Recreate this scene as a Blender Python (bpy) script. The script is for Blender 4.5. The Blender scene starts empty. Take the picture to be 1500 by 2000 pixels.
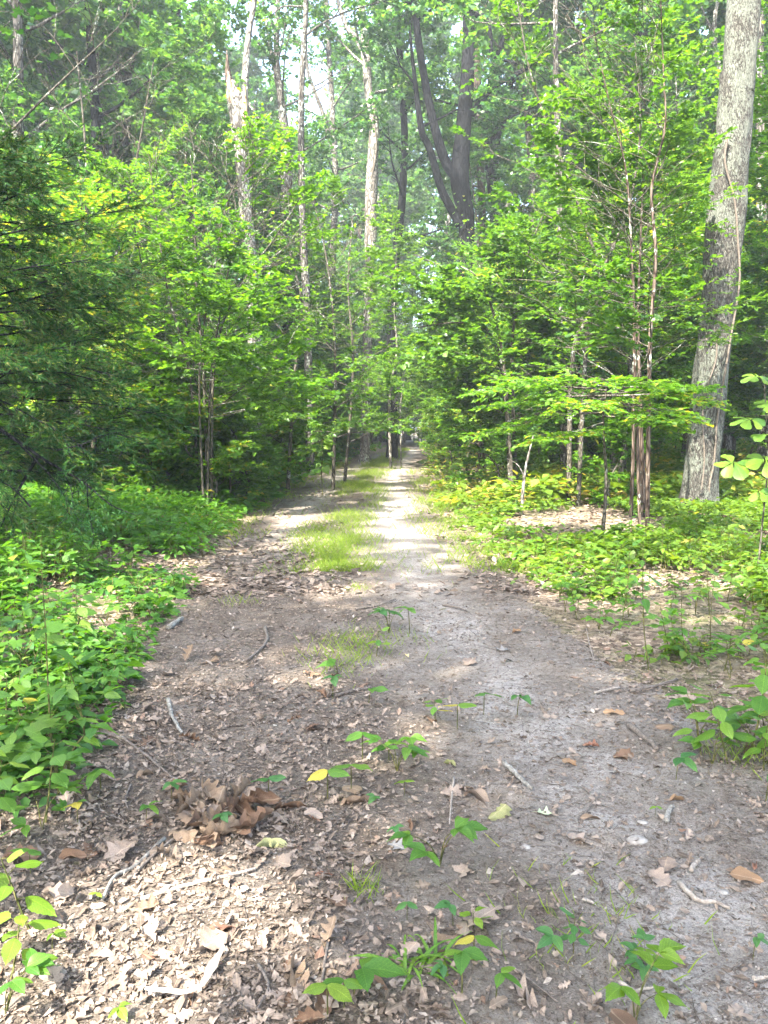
import bpy, math, random
import numpy as np
from mathutils import Matrix, Vector

scene = bpy.context.scene
COL = scene.collection
PI = math.pi

# ------------------------------------------------------------------ camera, sky, sun, exposure
CAM_H, PITCH, FOC = 1.55, math.radians(6.28), 1500.0
cam_d = bpy.data.cameras.new('camera')
cam_d.sensor_fit = 'VERTICAL'; cam_d.sensor_height = 36.0; cam_d.lens = 27.0
cam_d.clip_start = 0.05; cam_d.clip_end = 2000
cam = bpy.data.objects.new('camera', cam_d); COL.objects.link(cam)
cam.location = (0, 0, CAM_H); cam.rotation_euler = (PI/2 - PITCH, 0, 0)
scene.camera = cam

SUN_EL, SUN_AZ = math.radians(50), math.atan2(-0.55, -0.83)      # azimuth measured from +Y towards +X
SUN = np.array([math.sin(SUN_AZ)*math.cos(SUN_EL), math.cos(SUN_AZ)*math.cos(SUN_EL), math.sin(SUN_EL)])
w = bpy.data.worlds.new('World'); scene.world = w; w.use_nodes = True
nt = w.node_tree; nt.nodes.clear()
sky = nt.nodes.new('ShaderNodeTexSky'); sky.sky_type = 'NISHITA'; sky.sun_disc = False
sky.sun_elevation = SUN_EL; sky.sun_rotation = SUN_AZ % (2*PI); sky.air_density = 1.0; sky.dust_density = 4.0; sky.ozone_density = 1.0
bg = nt.nodes.new('ShaderNodeBackground'); bg.inputs['Strength'].default_value = 0.15
wo = nt.nodes.new('ShaderNodeOutputWorld')
nt.links.new(sky.outputs[0], bg.inputs['Color']); nt.links.new(bg.outputs[0], wo.inputs['Surface'])
sun_d = bpy.data.lights.new('sun', 'SUN'); sun_d.energy = 3.5; sun_d.angle = math.radians(0.55); sun_d.color = (1.0, 0.93, 0.82)
sun = bpy.data.objects.new('sun', sun_d); COL.objects.link(sun)
sun.rotation_euler = Vector(-SUN).to_track_quat('-Z', 'Y').to_euler()
scene.view_settings.view_transform = 'Standard'; scene.view_settings.look = 'None'
scene.view_settings.exposure = 3.3; scene.view_settings.gamma = 1.0
scene.view_settings.use_curve_mapping = False
scene.render.engine = 'CYCLES'
cy = scene.cycles
cy.use_denoising = True
try:
    cy.denoiser = 'OPENIMAGEDENOISE'; cy.denoising_input_passes = 'RGB_ALBEDO_NORMAL'
except Exception:
    pass
cy.max_bounces = 8; cy.diffuse_bounces = 5; cy.glossy_bounces = 2; cy.transmission_bounces = 4
cy.transparent_max_bounces = 4; cy.sample_clamp_indirect = 6.0; cy.caustics_reflective = False; cy.caustics_refractive = False

# ------------------------------------------------------------------ helpers
CP, SP = math.cos(PITCH), math.sin(PITCH)
def ray(px, py):
    u, v = (px-750)/FOC, (1000-py)/FOC
    return np.array([u, CP+v*SP, -SP+v*CP])
def at(px, py, z=0.0):
    r = ray(px, py); t = (z-CAM_H)/r[2]
    return np.array([0, 0, CAM_H]) + r*t
def atd(px, py, d):
    r = ray(px, py); return np.array([0, 0, CAM_H]) + r*(d/r[1])

def _hash(i, j, s):
    n = (i.astype(np.int64)*374761393 + j.astype(np.int64)*668265263 + int(s)*974634777) & 0x7fffffff
    n = ((n ^ (n >> 13))*1274126177) & 0x7fffffff
    return ((n ^ (n >> 16)) & 0xffff)/65535.0
def vnoise(x, y, s=0):
    x = np.asarray(x, float); y = np.asarray(y, float)
    i, j = np.floor(x), np.floor(y); fx, fy = x-i, y-j
    fx, fy = fx*fx*(3-2*fx), fy*fy*(3-2*fy)
    a, b = _hash(i, j, s), _hash(i+1, j, s); c, d = _hash(i, j+1, s), _hash(i+1, j+1, s)
    return (a+(b-a)*fx)*(1-fy) + (c+(d-c)*fx)*fy
def fbm(x, y, s=0, o=4):
    r = 0; a = .5
    for k in range(o):
        r = r + a*vnoise(np.asarray(x)*2**k, np.asarray(y)*2**k, s+k*17); a *= .5
    return r
def sstep(a, b, x):
    t = np.clip((np.asarray(x, float)-a)/(b-a), 0, 1); return t*t*(3-2*t)

# the track: left and right edges against distance
YS = [-40, 0, 3, 6, 9, 13, 24, 36, 55, 83, 130]
XL = [-2.2, -2.1, -1.95, -2.05, -2.2, -2.4, -2.3, -1.5, -.2, 1.5, 8]
XR = [2.3, 2.25, 2.05, 1.5, 1.35, 1.15, 1.35, 2.0, 3.2, 5.0, 13]
def xl(y): return np.interp(y, YS, XL)
def xr(y): return np.interp(y, YS, XR)
def gz(x, y):
    x = np.asarray(x, float); y = np.asarray(y, float)
    side = np.maximum(xl(y)-x, x-xr(y))
    bank = 0.10*sstep(-.2, 2.5, side) + 0.25*sstep(4, 30, side)
    und = (fbm(x*.35, y*.35, 3, 3)-.45)*0.10
    und2 = (vnoise(x*.05, y*.05, 9)-.5)*1.2*sstep(6, 40, side)
    fade = 1-sstep(150, 300, np.hypot(x, y))
    return (bank + und + und2)*fade
def gzf(x, y): return float(gz(np.array([x]), np.array([y]))[0])

class MB:
    def __init__(s): s.V = []; s.Q = []; s.T = []; s.R = []; s.U = []; s.n = 0
    def add(s, V, Q=None, T=None, rnd=None, uv=None):
        V = np.asarray(V, float).reshape(-1, 3); n = len(V)
        s.V.append(V)
        if Q is not None and len(Q): s.Q.append(np.asarray(Q, np.int64)+s.n)
        if T is not None and len(T): s.T.append(np.asarray(T, np.int64)+s.n)
        s.R.append(np.zeros(n) if rnd is None else np.broadcast_to(rnd, (n,)).astype(float))
        s.U.append(np.zeros((n, 3)) if uv is None else uv)
        s.n += n
    def scatter(s, tpl, P, A, N, S, rnd):
        """tpl = (V k x3, Q, T); one copy per row of P with axis A, normal N, size S"""
        tv, tq, tt = tpl
        k = len(tv); n = len(P)
        if n == 0: return
        A = A/np.maximum(np.linalg.norm(A, axis=1, keepdims=True), 1e-9)
        X = np.cross(A, N); X /= np.maximum(np.linalg.norm(X, axis=1, keepdims=True), 1e-9)
        Z = np.cross(X, A)
        S = np.broadcast_to(S, (n,))
        V = (P[:, None, :] + S[:, None, None]*(tv[None, :, 0, None]*X[:, None] + tv[None, :, 1, None]*A[:, None] + tv[None, :, 2, None]*Z[:, None])).reshape(-1, 3)
        off = (np.arange(n)*k)[:, None, None]
        Q = (np.asarray(tq)[None]+off).reshape(-1, 4) if len(tq) else None
        T = (np.asarray(tt)[None]+off).reshape(-1, 3) if len(tt) else None
        uv = np.zeros((n*k, 3)); uv[:, 0] = np.tile(tv[:, 0], n); uv[:, 1] = np.tile(tv[:, 1], n)
        s.add(V, Q, T, np.repeat(rnd, k), uv)
    def tube(s, path, rad, m=6, rnd=0.0, cap=False, bump=None):
        P = np.asarray(path, float); n = len(P); rad = np.broadcast_to(np.asarray(rad, float), (n,))
        t = np.gradient(P, axis=0); t /= np.maximum(np.linalg.norm(t, axis=1, keepdims=True), 1e-9)
        mt = np.abs(t.mean(0)); ref = np.eye(3)[int(np.argmin(mt))]
        X = np.cross(t, ref); X /= np.linalg.norm(X, axis=1, keepdims=True); Y = np.cross(t, X)
        a = np.arange(m)*2*PI/m
        rr = rad[:, None]*np.ones((1, m))
        if bump is not None: rr = rr*bump
        V = P[:, None] + rr[..., None]*(np.cos(a)[None, :, None]*X[:, None] + np.sin(a)[None, :, None]*Y[:, None])
        i, j = np.meshgrid(np.arange(n-1), np.arange(m), indexing='ij')
        Q = np.stack([i*m+j, i*m+(j+1) % m, (i+1)*m+(j+1) % m, (i+1)*m+j], -1).reshape(-1, 4)
        V = V.reshape(-1, 3); T = None
        if cap:
            V = np.vstack([V, P[0], P[-1]]); c0, c1 = n*m, n*m+1
            T = [[c0, (q+1) % m, q] for q in range(m)] + [[c1, (n-1)*m+q, (n-1)*m+(q+1) % m] for q in range(m)]
        s.add(V, Q, T, rnd)
    def mesh(s, name, mat, smooth=False):
        me = bpy.data.meshes.new(name)
        V = np.vstack(s.V) if s.V else np.zeros((0, 3))
        Q = np.vstack(s.Q) if s.Q else np.zeros((0, 4), np.int64)
        T = np.vstack(s.T) if s.T else np.zeros((0, 3), np.int64)
        me.vertices.add(len(V)); me.vertices.foreach_set('co', V.astype(np.float32).ravel())
        li = np.concatenate([Q.ravel(), T.ravel()]).astype(np.int32)
        me.loops.add(len(li)); me.loops.foreach_set('vertex_index', li)
        ls = np.concatenate([np.arange(len(Q))*4, len(Q)*4+np.arange(len(T))*3]).astype(np.int32)
        me.polygons.add(len(ls)); me.polygons.foreach_set('loop_start', ls)
        if smooth: me.polygons.foreach_set('use_smooth', np.ones(len(ls), bool))
        me.update(calc_edges=True)
        a = me.attributes.new('rnd', 'FLOAT', 'POINT'); a.data.foreach_set('value', np.concatenate(s.R).astype(np.float32))
        u = me.attributes.new('luv', 'FLOAT_VECTOR', 'POINT'); u.data.foreach_set('vector', np.vstack(s.U).astype(np.float32).ravel())
        me.materials.append(mat); me.validate()
        return me
    def build(s, name, mat, parent=None, smooth=False):
        return link(name, s.mesh(name, mat, smooth), parent)

def link(name, data, parent=None):
    o = bpy.data.objects.new(name, data); COL.objects.link(o)
    if parent is not None: o.parent = parent
    return o
def tag(o, label=None, cat=None, group=None, kind=None):
    if label: o['label'] = label
    if cat: o['category'] = cat
    if group: o['group'] = group
    if kind: o['kind'] = kind
    return o
def thing(name, loc, label, cat, group=None, rz=0):
    o = link(name, None); o.location = [float(c) for c in loc]; o.rotation_euler.z = rz
    o.empty_display_size = .1
    return tag(o, label, cat, group)
def copy_tree(root, loc, rz=0, sc=1.0, label=None, group=None, tilt=(0, 0)):
    r = root.copy(); COL.objects.link(r); r.location = [float(c) for c in loc]; r.rotation_euler = (tilt[0], tilt[1], rz)
    r.scale = (sc, sc, sc)
    if label: r['label'] = label
    if group: r['group'] = group
    for ch in list(root.children):
        c = ch.copy(); COL.objects.link(c); c.parent = r
        for g in ch.children:
            d = g.copy(); COL.objects.link(d); d.parent = c
    return r

# ------------------------------------------------------------------ materials
def newmat(name):
    m = bpy.data.materials.new(name); m.use_nodes = True; t = m.node_tree; t.nodes.clear()
    out = t.nodes.new('ShaderNodeOutputMaterial')
    return m, t, out
def N(t, typ, **kw):
    n = t.nodes.new(typ)
    for k, v in kw.items():
        if k in n.inputs.keys(): n.inputs[k].default_value = v
        else: setattr(n, k, v)
    return n
def ramp(t, stops, interp='LINEAR'):
    r = t.nodes.new('ShaderNodeValToRGB'); cr = r.color_ramp; cr.interpolation = interp
    while len(cr.elements) < len(stops): cr.elements.new(.5)
    for e, (p, c) in zip(cr.elements, stops):
        e.position = p; e.color = (*c, 1) if len(c) == 3 else c
    return r
def math_(t, op, a, b=None):
    n = t.nodes.new('ShaderNodeMath'); n.operation = op
    for i, v in enumerate((a, b)):
        if v is None: continue
        if isinstance(v, (int, float)): n.inputs[i].default_value = v
        else: t.links.new(v, n.inputs[i])
    return n.outputs[0]
def mixc(t, fac, a, b, mode='MIX'):
    n = t.nodes.new('ShaderNodeMix'); n.data_type = 'RGBA'; n.blend_type = mode
    for idx, v in ((0, fac), (6, a), (7, b)):
        if isinstance(v, (int, float)): n.inputs[idx].default_value = v
        elif isinstance(v, tuple): n.inputs[idx].default_value = (*v, 1)
        else: t.links.new(v, n.inputs[idx])
    return n.outputs[2]

def leaf_mat(name, stops, trans=.45, rough=.42, spec=.4, veins=False, tcol=(2.15, 2.05, .6), vary=.4):
    m, t, out = newmat(name); L = t.links.new
    at_ = N(t, 'ShaderNodeAttribute', attribute_name='rnd')
    r = ramp(t, stops)
    oi = N(t, 'ShaderNodeObjectInfo')
    f = math_(t, 'ADD', at_.outputs['Fac'], math_(t, 'MULTIPLY', math_(t, 'SUBTRACT', oi.outputs['Random'], .5), vary))
    L(f, r.inputs[0]); col = r.outputs[0]
    tc = N(t, 'ShaderNodeTexCoord')
    no = N(t, 'ShaderNodeTexNoise', Scale=35.0, Detail=2.0); L(tc.outputs['Object'], no.inputs['Vector'])
    col = mixc(t, .55, col, mixc(t, 1.0, col, ramp_out(t, no.outputs['Fac'], [(.3, (.55, .6, .5)), (.7, (1.4, 1.35, 1.2))]), 'MULTIPLY'))
    bs = N(t, 'ShaderNodeBsdfPrincipled', Roughness=rough)
    bs.inputs['Specular IOR Level'].default_value = spec
    if veins:
        uv = N(t, 'ShaderNodeAttribute', attribute_name='luv')
        sx = N(t, 'ShaderNodeSeparateXYZ'); L(uv.outputs['Vector'], sx.inputs[0])
        ax = math_(t, 'ABSOLUTE', sx.outputs[0])
        mid = ramp_out(t, ax, [(0.0, (1, 1, 1)), (.022, (0, 0, 0))])
        ph = math_(t, 'SUBTRACT', math_(t, 'MULTIPLY', sx.outputs[1], 58.0), math_(t, 'MULTIPLY', ax, 70.0))
        sv = ramp_out(t, math_(t, 'SINE', ph), [(.80, (0, 0, 0)), (1.0, (.55, .55, .55))])
        vm = mixc(t, 1.0, mid, sv, 'ADD')
        bw = t.nodes.new('ShaderNodeRGBToBW'); L(vm, bw.inputs[0])
        col = mixc(t, math_(t, 'MULTIPLY', bw.outputs[0], .5), col, mixc(t, 1.0, col, (1.9, 1.7, 1.5), 'MULTIPLY'))
        fn = N(t, 'ShaderNodeTexNoise', Scale=14.0, Detail=5.0, Roughness=.7); L(tc.outputs['Object'], fn.inputs['Vector'])
        fb = t.nodes.new('ShaderNodeRGBToBW'); L(ramp_out(t, fn.outputs['Fac'], [(.60, (0, 0, 0)), (.68, (1, 1, 1))]), fb.inputs[0])
        col = mixc(t, math_(t, 'MULTIPLY', fb.outputs[0], .55), col, (.20, .17, .05))
        bp = N(t, 'ShaderNodeBump', Strength=.35, Distance=.004); bp.invert = True
        L(bw.outputs[0], bp.inputs['Height']); L(bp.outputs[0], bs.inputs['Normal'])
    L(col, bs.inputs['Base Color'])
    tr = N(t, 'ShaderNodeBsdfTranslucent'); L(mixc(t, 1.0, col, tcol, 'MULTIPLY'), tr.inputs['Color'])
    mx = N(t, 'ShaderNodeMixShader'); mx.inputs[0].default_value = trans
    L(bs.outputs[0], mx.inputs[1]); L(tr.outputs[0], mx.inputs[2]); L(mx.outputs[0], out.inputs['Surface'])
    return m
def ramp_out(t, src, stops):
    r = ramp(t, stops); t.links.new(src, r.inputs[0]); return r.outputs[0]

def bark_mat(name, furrow, mid, pale, lichen=.0, scale=14.0, zs=.3, bump=.6, lich_col=(.42, .46, .40), fur=4.0):
    m, t, out = newmat(name); L = t.links.new
    tc = N(t, 'ShaderNodeTexCoord'); mp = N(t, 'ShaderNodeMapping'); mp.inputs['Scale'].default_value = (1, 1, zs)
    L(tc.outputs['Object'], mp.inputs[0])
    dn = N(t, 'ShaderNodeTexNoise', Scale=4.0, Detail=3.0); L(mp.outputs[0], dn.inputs['Vector'])
    wv = mixc(t, .08, mp.outputs[0], dn.outputs['Color'], 'ADD')
    vo = N(t, 'ShaderNodeTexVoronoi', Scale=scale); vo.feature = 'DISTANCE_TO_EDGE'; L(wv, vo.inputs['Vector'])
    no = N(t, 'ShaderNodeTexNoise', Scale=scale*2.2, Detail=6.0, Roughness=.7); L(mp.outputs[0], no.inputs['Vector'])
    h = math_(t, 'ADD', math_(t, 'MINIMUM', math_(t, 'MULTIPLY', vo.outputs['Distance'], fur), .8), math_(t, 'MULTIPLY', no.outputs['Fac'], .5))
    col = ramp_out(t, h, [(.22, furrow), (.55, mid), (1.0, pale)])
    big = N(t, 'ShaderNodeTexNoise', Scale=2.6, Detail=4.0, Roughness=.6); L(tc.outputs['Object'], big.inputs['Vector'])
    col = mixc(t, .5, col, mixc(t, 1.0, col, ramp_out(t, big.outputs['Fac'], [(.3, (.6, .6, .6)), (.7, (1.35, 1.32, 1.28))]), 'MULTIPLY'))
    if lichen > 0:
        ln = N(t, 'ShaderNodeTexNoise', Scale=9.0, Detail=5.0, Roughness=.65); L(tc.outputs['Object'], ln.inputs['Vector'])
        l2 = N(t, 'ShaderNodeTexNoise', Scale=1.3, Detail=2.0); L(tc.outputs['Object'], l2.inputs['Vector'])
        lm = math_(t, 'ADD', ln.outputs['Fac'], math_(t, 'MULTIPLY', math_(t, 'SUBTRACT', l2.outputs['Fac'], .5), .5))
        f = ramp_out(t, lm, [(.62-lichen*.3, (0, 0, 0)), (.70-lichen*.25, (1, 1, 1))])
        g = ramp_out(t, h, [(.35, (0, 0, 0)), (.6, (1, 1, 1))])
        fm = mixc(t, 1.0, f, g, 'MULTIPLY')
        bw = t.nodes.new('ShaderNodeRGBToBW'); L(fm, bw.inputs[0])
        col = mixc(t, math_(t, 'MULTIPLY', bw.outputs[0], .85), col, lich_col)
    bs = N(t, 'ShaderNodeBsdfPrincipled', Roughness=.95); bs.inputs['Specular IOR Level'].default_value = .06
    L(col, bs.inputs['Base Color'])
    bp = N(t, 'ShaderNodeBump', Strength=bump, Distance=.03); L(h, bp.inputs['Height']); L(bp.outputs[0], bs.inputs['Normal'])
    L(bs.outputs[0], out.inputs['Surface'])
    return m

def dry_mat(name, stops, rough=.75, trans=.15):
    m, t, out = newmat(name); L = t.links.new
    a = N(t, 'ShaderNodeAttribute', attribute_name='rnd'); oi = N(t, 'ShaderNodeObjectInfo')
    fr = math_(t, 'FRACT', math_(t, 'ADD', a.outputs['Fac'], oi.outputs['Random']))
    col = ramp_out(t, fr, stops)
    tc = N(t, 'ShaderNodeTexCoord'); no = N(t, 'ShaderNodeTexNoise', Scale=60.0, Detail=3.0); L(tc.outputs['Object'], no.inputs['Vector'])
    col = mixc(t, .7, col, mixc(t, 1.0, col, ramp_out(t, no.outputs['Fac'], [(.3, (.55, .52, .5)), (.7, (1.4, 1.4, 1.4))]), 'MULTIPLY'))
    uv = N(t, 'ShaderNodeAttribute', attribute_name='luv'); sx = N(t, 'ShaderNodeSeparateXYZ'); L(uv.outputs['Vector'], sx.inputs[0])
    mid = ramp_out(t, math_(t, 'ABSOLUTE', sx.outputs[0]), [(0.0, (1, 1, 1)), (.025, (0, 0, 0))])
    bw = t.nodes.new('ShaderNodeRGBToBW'); L(mid, bw.inputs[0])
    col = mixc(t, math_(t, 'MULTIPLY', bw.outputs[0], .35), col, (.45, .36, .25))
    bs = N(t, 'ShaderNodeBsdfPrincipled', Roughness=rough); bs.inputs['Specular IOR Level'].default_value = .3
    L(col, bs.inputs['Base Color'])
    tr = N(t, 'ShaderNodeBsdfTranslucent'); L(col, tr.inputs['Color'])
    mx = N(t, 'ShaderNodeMixShader'); mx.inputs[0].default_value = trans
    L(bs.outputs[0], mx.inputs[1]); L(tr.outputs[0], mx.inputs[2]); L(mx.outputs[0], out.inputs['Surface'])
    return m

M = {}
M['leaf_sap'] = leaf_mat('sapling_leaf', [(0, (.044, .115, .015)), (.5, (.074, .172, .020)), (.96, (.12, .220, .028)), (1, (.22, .22, .04))], .5, .4)
M['leaf_dark'] = leaf_mat('understorey_leaf', [(0, (.032, .088, .014)), (.5, (.058, .135, .018)), (1, (.10, .185, .024))], .46, .4)
M['leaf_can'] = leaf_mat('canopy_leaf', [(0, (.024, .078, .036)), (.5, (.046, .122, .048)), (1, (.088, .178, .046))], .46, .36, .6)
M['leaf_gr'] = leaf_mat('groundcover_leaf', [(0, (.032, .100, .015)), (.5, (.058, .155, .021)), (.9, (.095, .205, .028)), (.98, (.14, .22, .035)), (1, (.28, .25, .05))], .45, .45)
M['leaf_grr'] = leaf_mat('groundcover_yellow_leaf', [(0, (.040, .095, .012)), (.5, (.080, .150, .018)), (.85, (.120, .185, .025)), (.95, (.26, .24, .05)), (1, (.36, .27, .07))], .42, .45)
M['leaf_near'] = leaf_mat('seedling_leaf', [(0, (.045, .130, .018)), (.45, (.080, .180, .024)), (.85, (.125, .225, .03)), (.97, (.17, .23, .04)), (1, (.32, .27, .05))], .42, .45, .4, True)
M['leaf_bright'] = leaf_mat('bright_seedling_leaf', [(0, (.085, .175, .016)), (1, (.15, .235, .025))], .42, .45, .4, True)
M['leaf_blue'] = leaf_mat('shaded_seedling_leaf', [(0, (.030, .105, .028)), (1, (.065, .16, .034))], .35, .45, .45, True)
M['leaf_yellow'] = leaf_mat('yellowing_leaf', [(0, (.30, .28, .05)), (1, (.42, .36, .07))], .40, .5, .3, True)
M['cedar'] = leaf_mat('cedar_needles', [(0, (.006, .036, .012)), (.6, (.016, .066, .018)), (.94, (.045, .115, .026)), (1, (.09, .10, .035))], .26, .65, .12)
M['grass'] = leaf_mat('grass_blade', [(0, (.10, .17, .025)), (.7, (.16, .235, .035)), (1, (.30, .29, .10))], .5, .5, .3)
M['stem'] = bark_mat('green_stem', (.05, .06, .02), (.09, .10, .035), (.14, .13, .05), scale=60)
def oak_bark():
    m, t, out = newmat('oak_bark'); L = t.links.new
    tc = N(t, 'ShaderNodeTexCoord'); mp = N(t, 'ShaderNodeMapping'); mp.inputs['Scale'].default_value = (1, 1, .30); L(tc.outputs['Object'], mp.inputs[0])
    dn = N(t, 'ShaderNodeTexNoise', Scale=9.0, Detail=4.0, Roughness=.6); L(mp.outputs[0], dn.inputs['Vector'])
    wv = mixc(t, .17, mp.outputs[0], dn.outputs['Color'], 'ADD')
    vo = N(t, 'ShaderNodeTexVoronoi', Scale=25.0); vo.feature = 'DISTANCE_TO_EDGE'; L(wv, vo.inputs['Vector'])
    v2 = N(t, 'ShaderNodeTexVoronoi', Scale=70.0); v2.feature = 'DISTANCE_TO_EDGE'; L(wv, v2.inputs['Vector'])
    no = N(t, 'ShaderNodeTexNoise', Scale=60.0, Detail=8.0, Roughness=.75); L(mp.outputs[0], no.inputs['Vector'])
    h = math_(t, 'ADD', math_(t, 'ADD', math_(t, 'MINIMUM', math_(t, 'MULTIPLY', vo.outputs['Distance'], 1.8), .35), math_(t, 'MINIMUM', math_(t, 'MULTIPLY', v2.outputs['Distance'], .9), .25)), math_(t, 'MULTIPLY', no.outputs['Fac'], .65))
    col = ramp_out(t, h, [(.30, (.012, .011, .010)), (.50, (.048, .045, .039)), (.85, (.115, .11, .096))])
    l1 = N(t, 'ShaderNodeTexNoise', Scale=19.0, Detail=9.0, Roughness=.78); L(tc.outputs['Object'], l1.inputs['Vector'])
    l2 = N(t, 'ShaderNodeTexNoise', Scale=2.4, Detail=4.0); L(tc.outputs['Object'], l2.inputs['Vector'])
    lm = math_(t, 'ADD', math_(t, 'ADD', l1.outputs['Fac'], math_(t, 'MULTIPLY', math_(t, 'SUBTRACT', l2.outputs['Fac'], .5), 1.0)), math_(t, 'MULTIPLY', math_(t, 'SUBTRACT', h, .6), .45))
    bw = t.nodes.new('ShaderNodeRGBToBW'); L(ramp_out(t, lm, [(.47, (0, 0, 0)), (.60, (1, 1, 1))]), bw.inputs[0])
    col = mixc(t, math_(t, 'MULTIPLY', bw.outputs[0], .9), col, ramp_out(t, no.outputs['Fac'], [(.35, (.11, .122, .10)), (.7, (.23, .25, .21))]))
    bs = N(t, 'ShaderNodeBsdfPrincipled', Roughness=.92); bs.inputs['Specular IOR Level'].default_value = .15
    L(col, bs.inputs['Base Color'])
    bp = N(t, 'ShaderNodeBump', Strength=1.0, Distance=.035); L(h, bp.inputs['Height']); L(bp.outputs[0], bs.inputs['Normal'])
    L(bs.outputs[0], out.inputs['Surface']); return m
M['oak'] = oak_bark()
M['bark'] = bark_mat('grey_bark', (.018, .016, .014), (.055, .051, .045), (.12, .112, .10), .2, 16, .2, .7)
M['bark_dark_shaded'] = bark_mat('dark_shaded_bark', (.002, .002, .003), (.006, .0065, .008), (.015, .016, .018), .0, 16, .2, .7)  # near-black: the forked tree's shade is put into this bark colour
M['bark_pale'] = bark_mat('pale_bark', (.035, .031, .026), (.12, .112, .098), (.23, .217, .195), .25, 12, .3, .7, (.5, .54, .46))
M['bark_red'] = bark_mat('brown_bark', (.020, .015, .011), (.058, .043, .033), (.115, .09, .072), .1, 20, .15, .7)
M['bark_sap'] = bark_mat('sapling_bark', (.022, .020, .015), (.050, .046, .036), (.10, .091, .075), .1, 30, .3, .4)
M['wood_raw'] = bark_mat('broken_wood', (.16, .09, .05), (.42, .29, .18), (.58, .44, .30), .0, 20, .08, .5)
M['twig'] = bark_mat('dead_twig', (.07, .055, .045), (.17, .14, .115), (.32, .28, .24), .1, 40, .3, .5)
M['twig_pale'] = bark_mat('pale_stick', (.14, .11, .085), (.30, .26, .215), (.44, .40, .345), .0, 40, .3, .5)
def stick_mat(name, a, b, c):
    m, t, out = newmat(name); L = t.links.new
    tc = N(t, 'ShaderNodeTexCoord'); n1 = N(t, 'ShaderNodeTexNoise', Scale=55.0, Detail=8.0, Roughness=.75); L(tc.outputs['Object'], n1.inputs['Vector'])
    bs = N(t, 'ShaderNodeBsdfPrincipled', Roughness=.9); L(ramp_out(t, n1.outputs['Fac'], [(.32, a), (.5, b), (.68, c)]), bs.inputs['Base Color'])
    bp = N(t, 'ShaderNodeBump', Strength=.7, Distance=.006); L(n1.outputs['Fac'], bp.inputs['Height']); L(bp.outputs[0], bs.inputs['Normal'])
    L(bs.outputs[0], out.inputs['Surface']); return m
M['twig'] = stick_mat('dead_twig', (.035, .028, .023), (.10, .082, .068), (.20, .175, .15))
M['twig_pale'] = stick_mat('pale_stick', (.10, .08, .062), (.22, .19, .158), (.34, .31, .27))
M['stick_lichen'] = stick_mat('lichened_stick', (.05, .042, .036), (.16, .15, .13), (.32, .32, .29))
M['vine'] = stick_mat('vine_stem', (.04, .032, .024), (.10, .082, .064), (.17, .145, .118))
LIT = [(0, (.095, .073, .056)), (.25, (.145, .113, .088)), (.5, (.185, .147, .117)), (.75, (.22, .178, .144)), (.92, (.26, .215, .177)), (.96, (.160, .092, .060)), (1, (.30, .258, .22))]
M['litter'] = dry_mat('dry_leaf', LIT)
M['frag'] = dry_mat('leaf_fragment', [(0, (.04, .031, .024)), (.35, (.085, .066, .051)), (.7, (.15, .121, .097)), (.93, (.225, .19, .16)), (1, (.36, .33, .29))])
M['dry_tan'] = dry_mat('tan_dry_leaf', [(0, (.15, .105, .070)), (1, (.20, .145, .098))])
M['dry_brown'] = dry_mat('brown_dry_leaf', [(0, (.10, .062, .040)), (1, (.145, .088, .055))])
M['dry_red'] = dry_mat('russet_dry_leaf', [(0, (.15, .075, .05)), (1, (.195, .095, .06))])
M['dry_orange'] = dry_mat('orange_dry_leaf', [(0, (.185, .115, .065)), (1, (.235, .15, .085))])
M['dry_grey'] = dry_mat('grey_dry_leaf', [(0, (.19, .15, .12)), (1, (.26, .21, .17))])
M['dry_white'] = dry_mat('bleached_leaf', [(0, (.16, .158, .152)), (1, (.20, .197, .19))])
M['dry_yellow'] = dry_mat('pale_yellow_leaf', [(0, (.52, .45, .20)), (1, (.58, .50, .24))], .6, .25)
M['dry_ygreen'] = dry_mat('yellow_green_leaf', [(0, (.42, .43, .20)), (1, (.48, .48, .24))], .6, .25)
M['dry_olive'] = dry_mat('olive_leaf', [(0, (.19, .20, .085)), (1, (.23, .23, .10))], .6, .2)
M['dry_pgreen'] = dry_mat('pale_green_leaf', [(0, (.40, .47, .30)), (1, (.44, .50, .34))], .6, .2)

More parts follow.
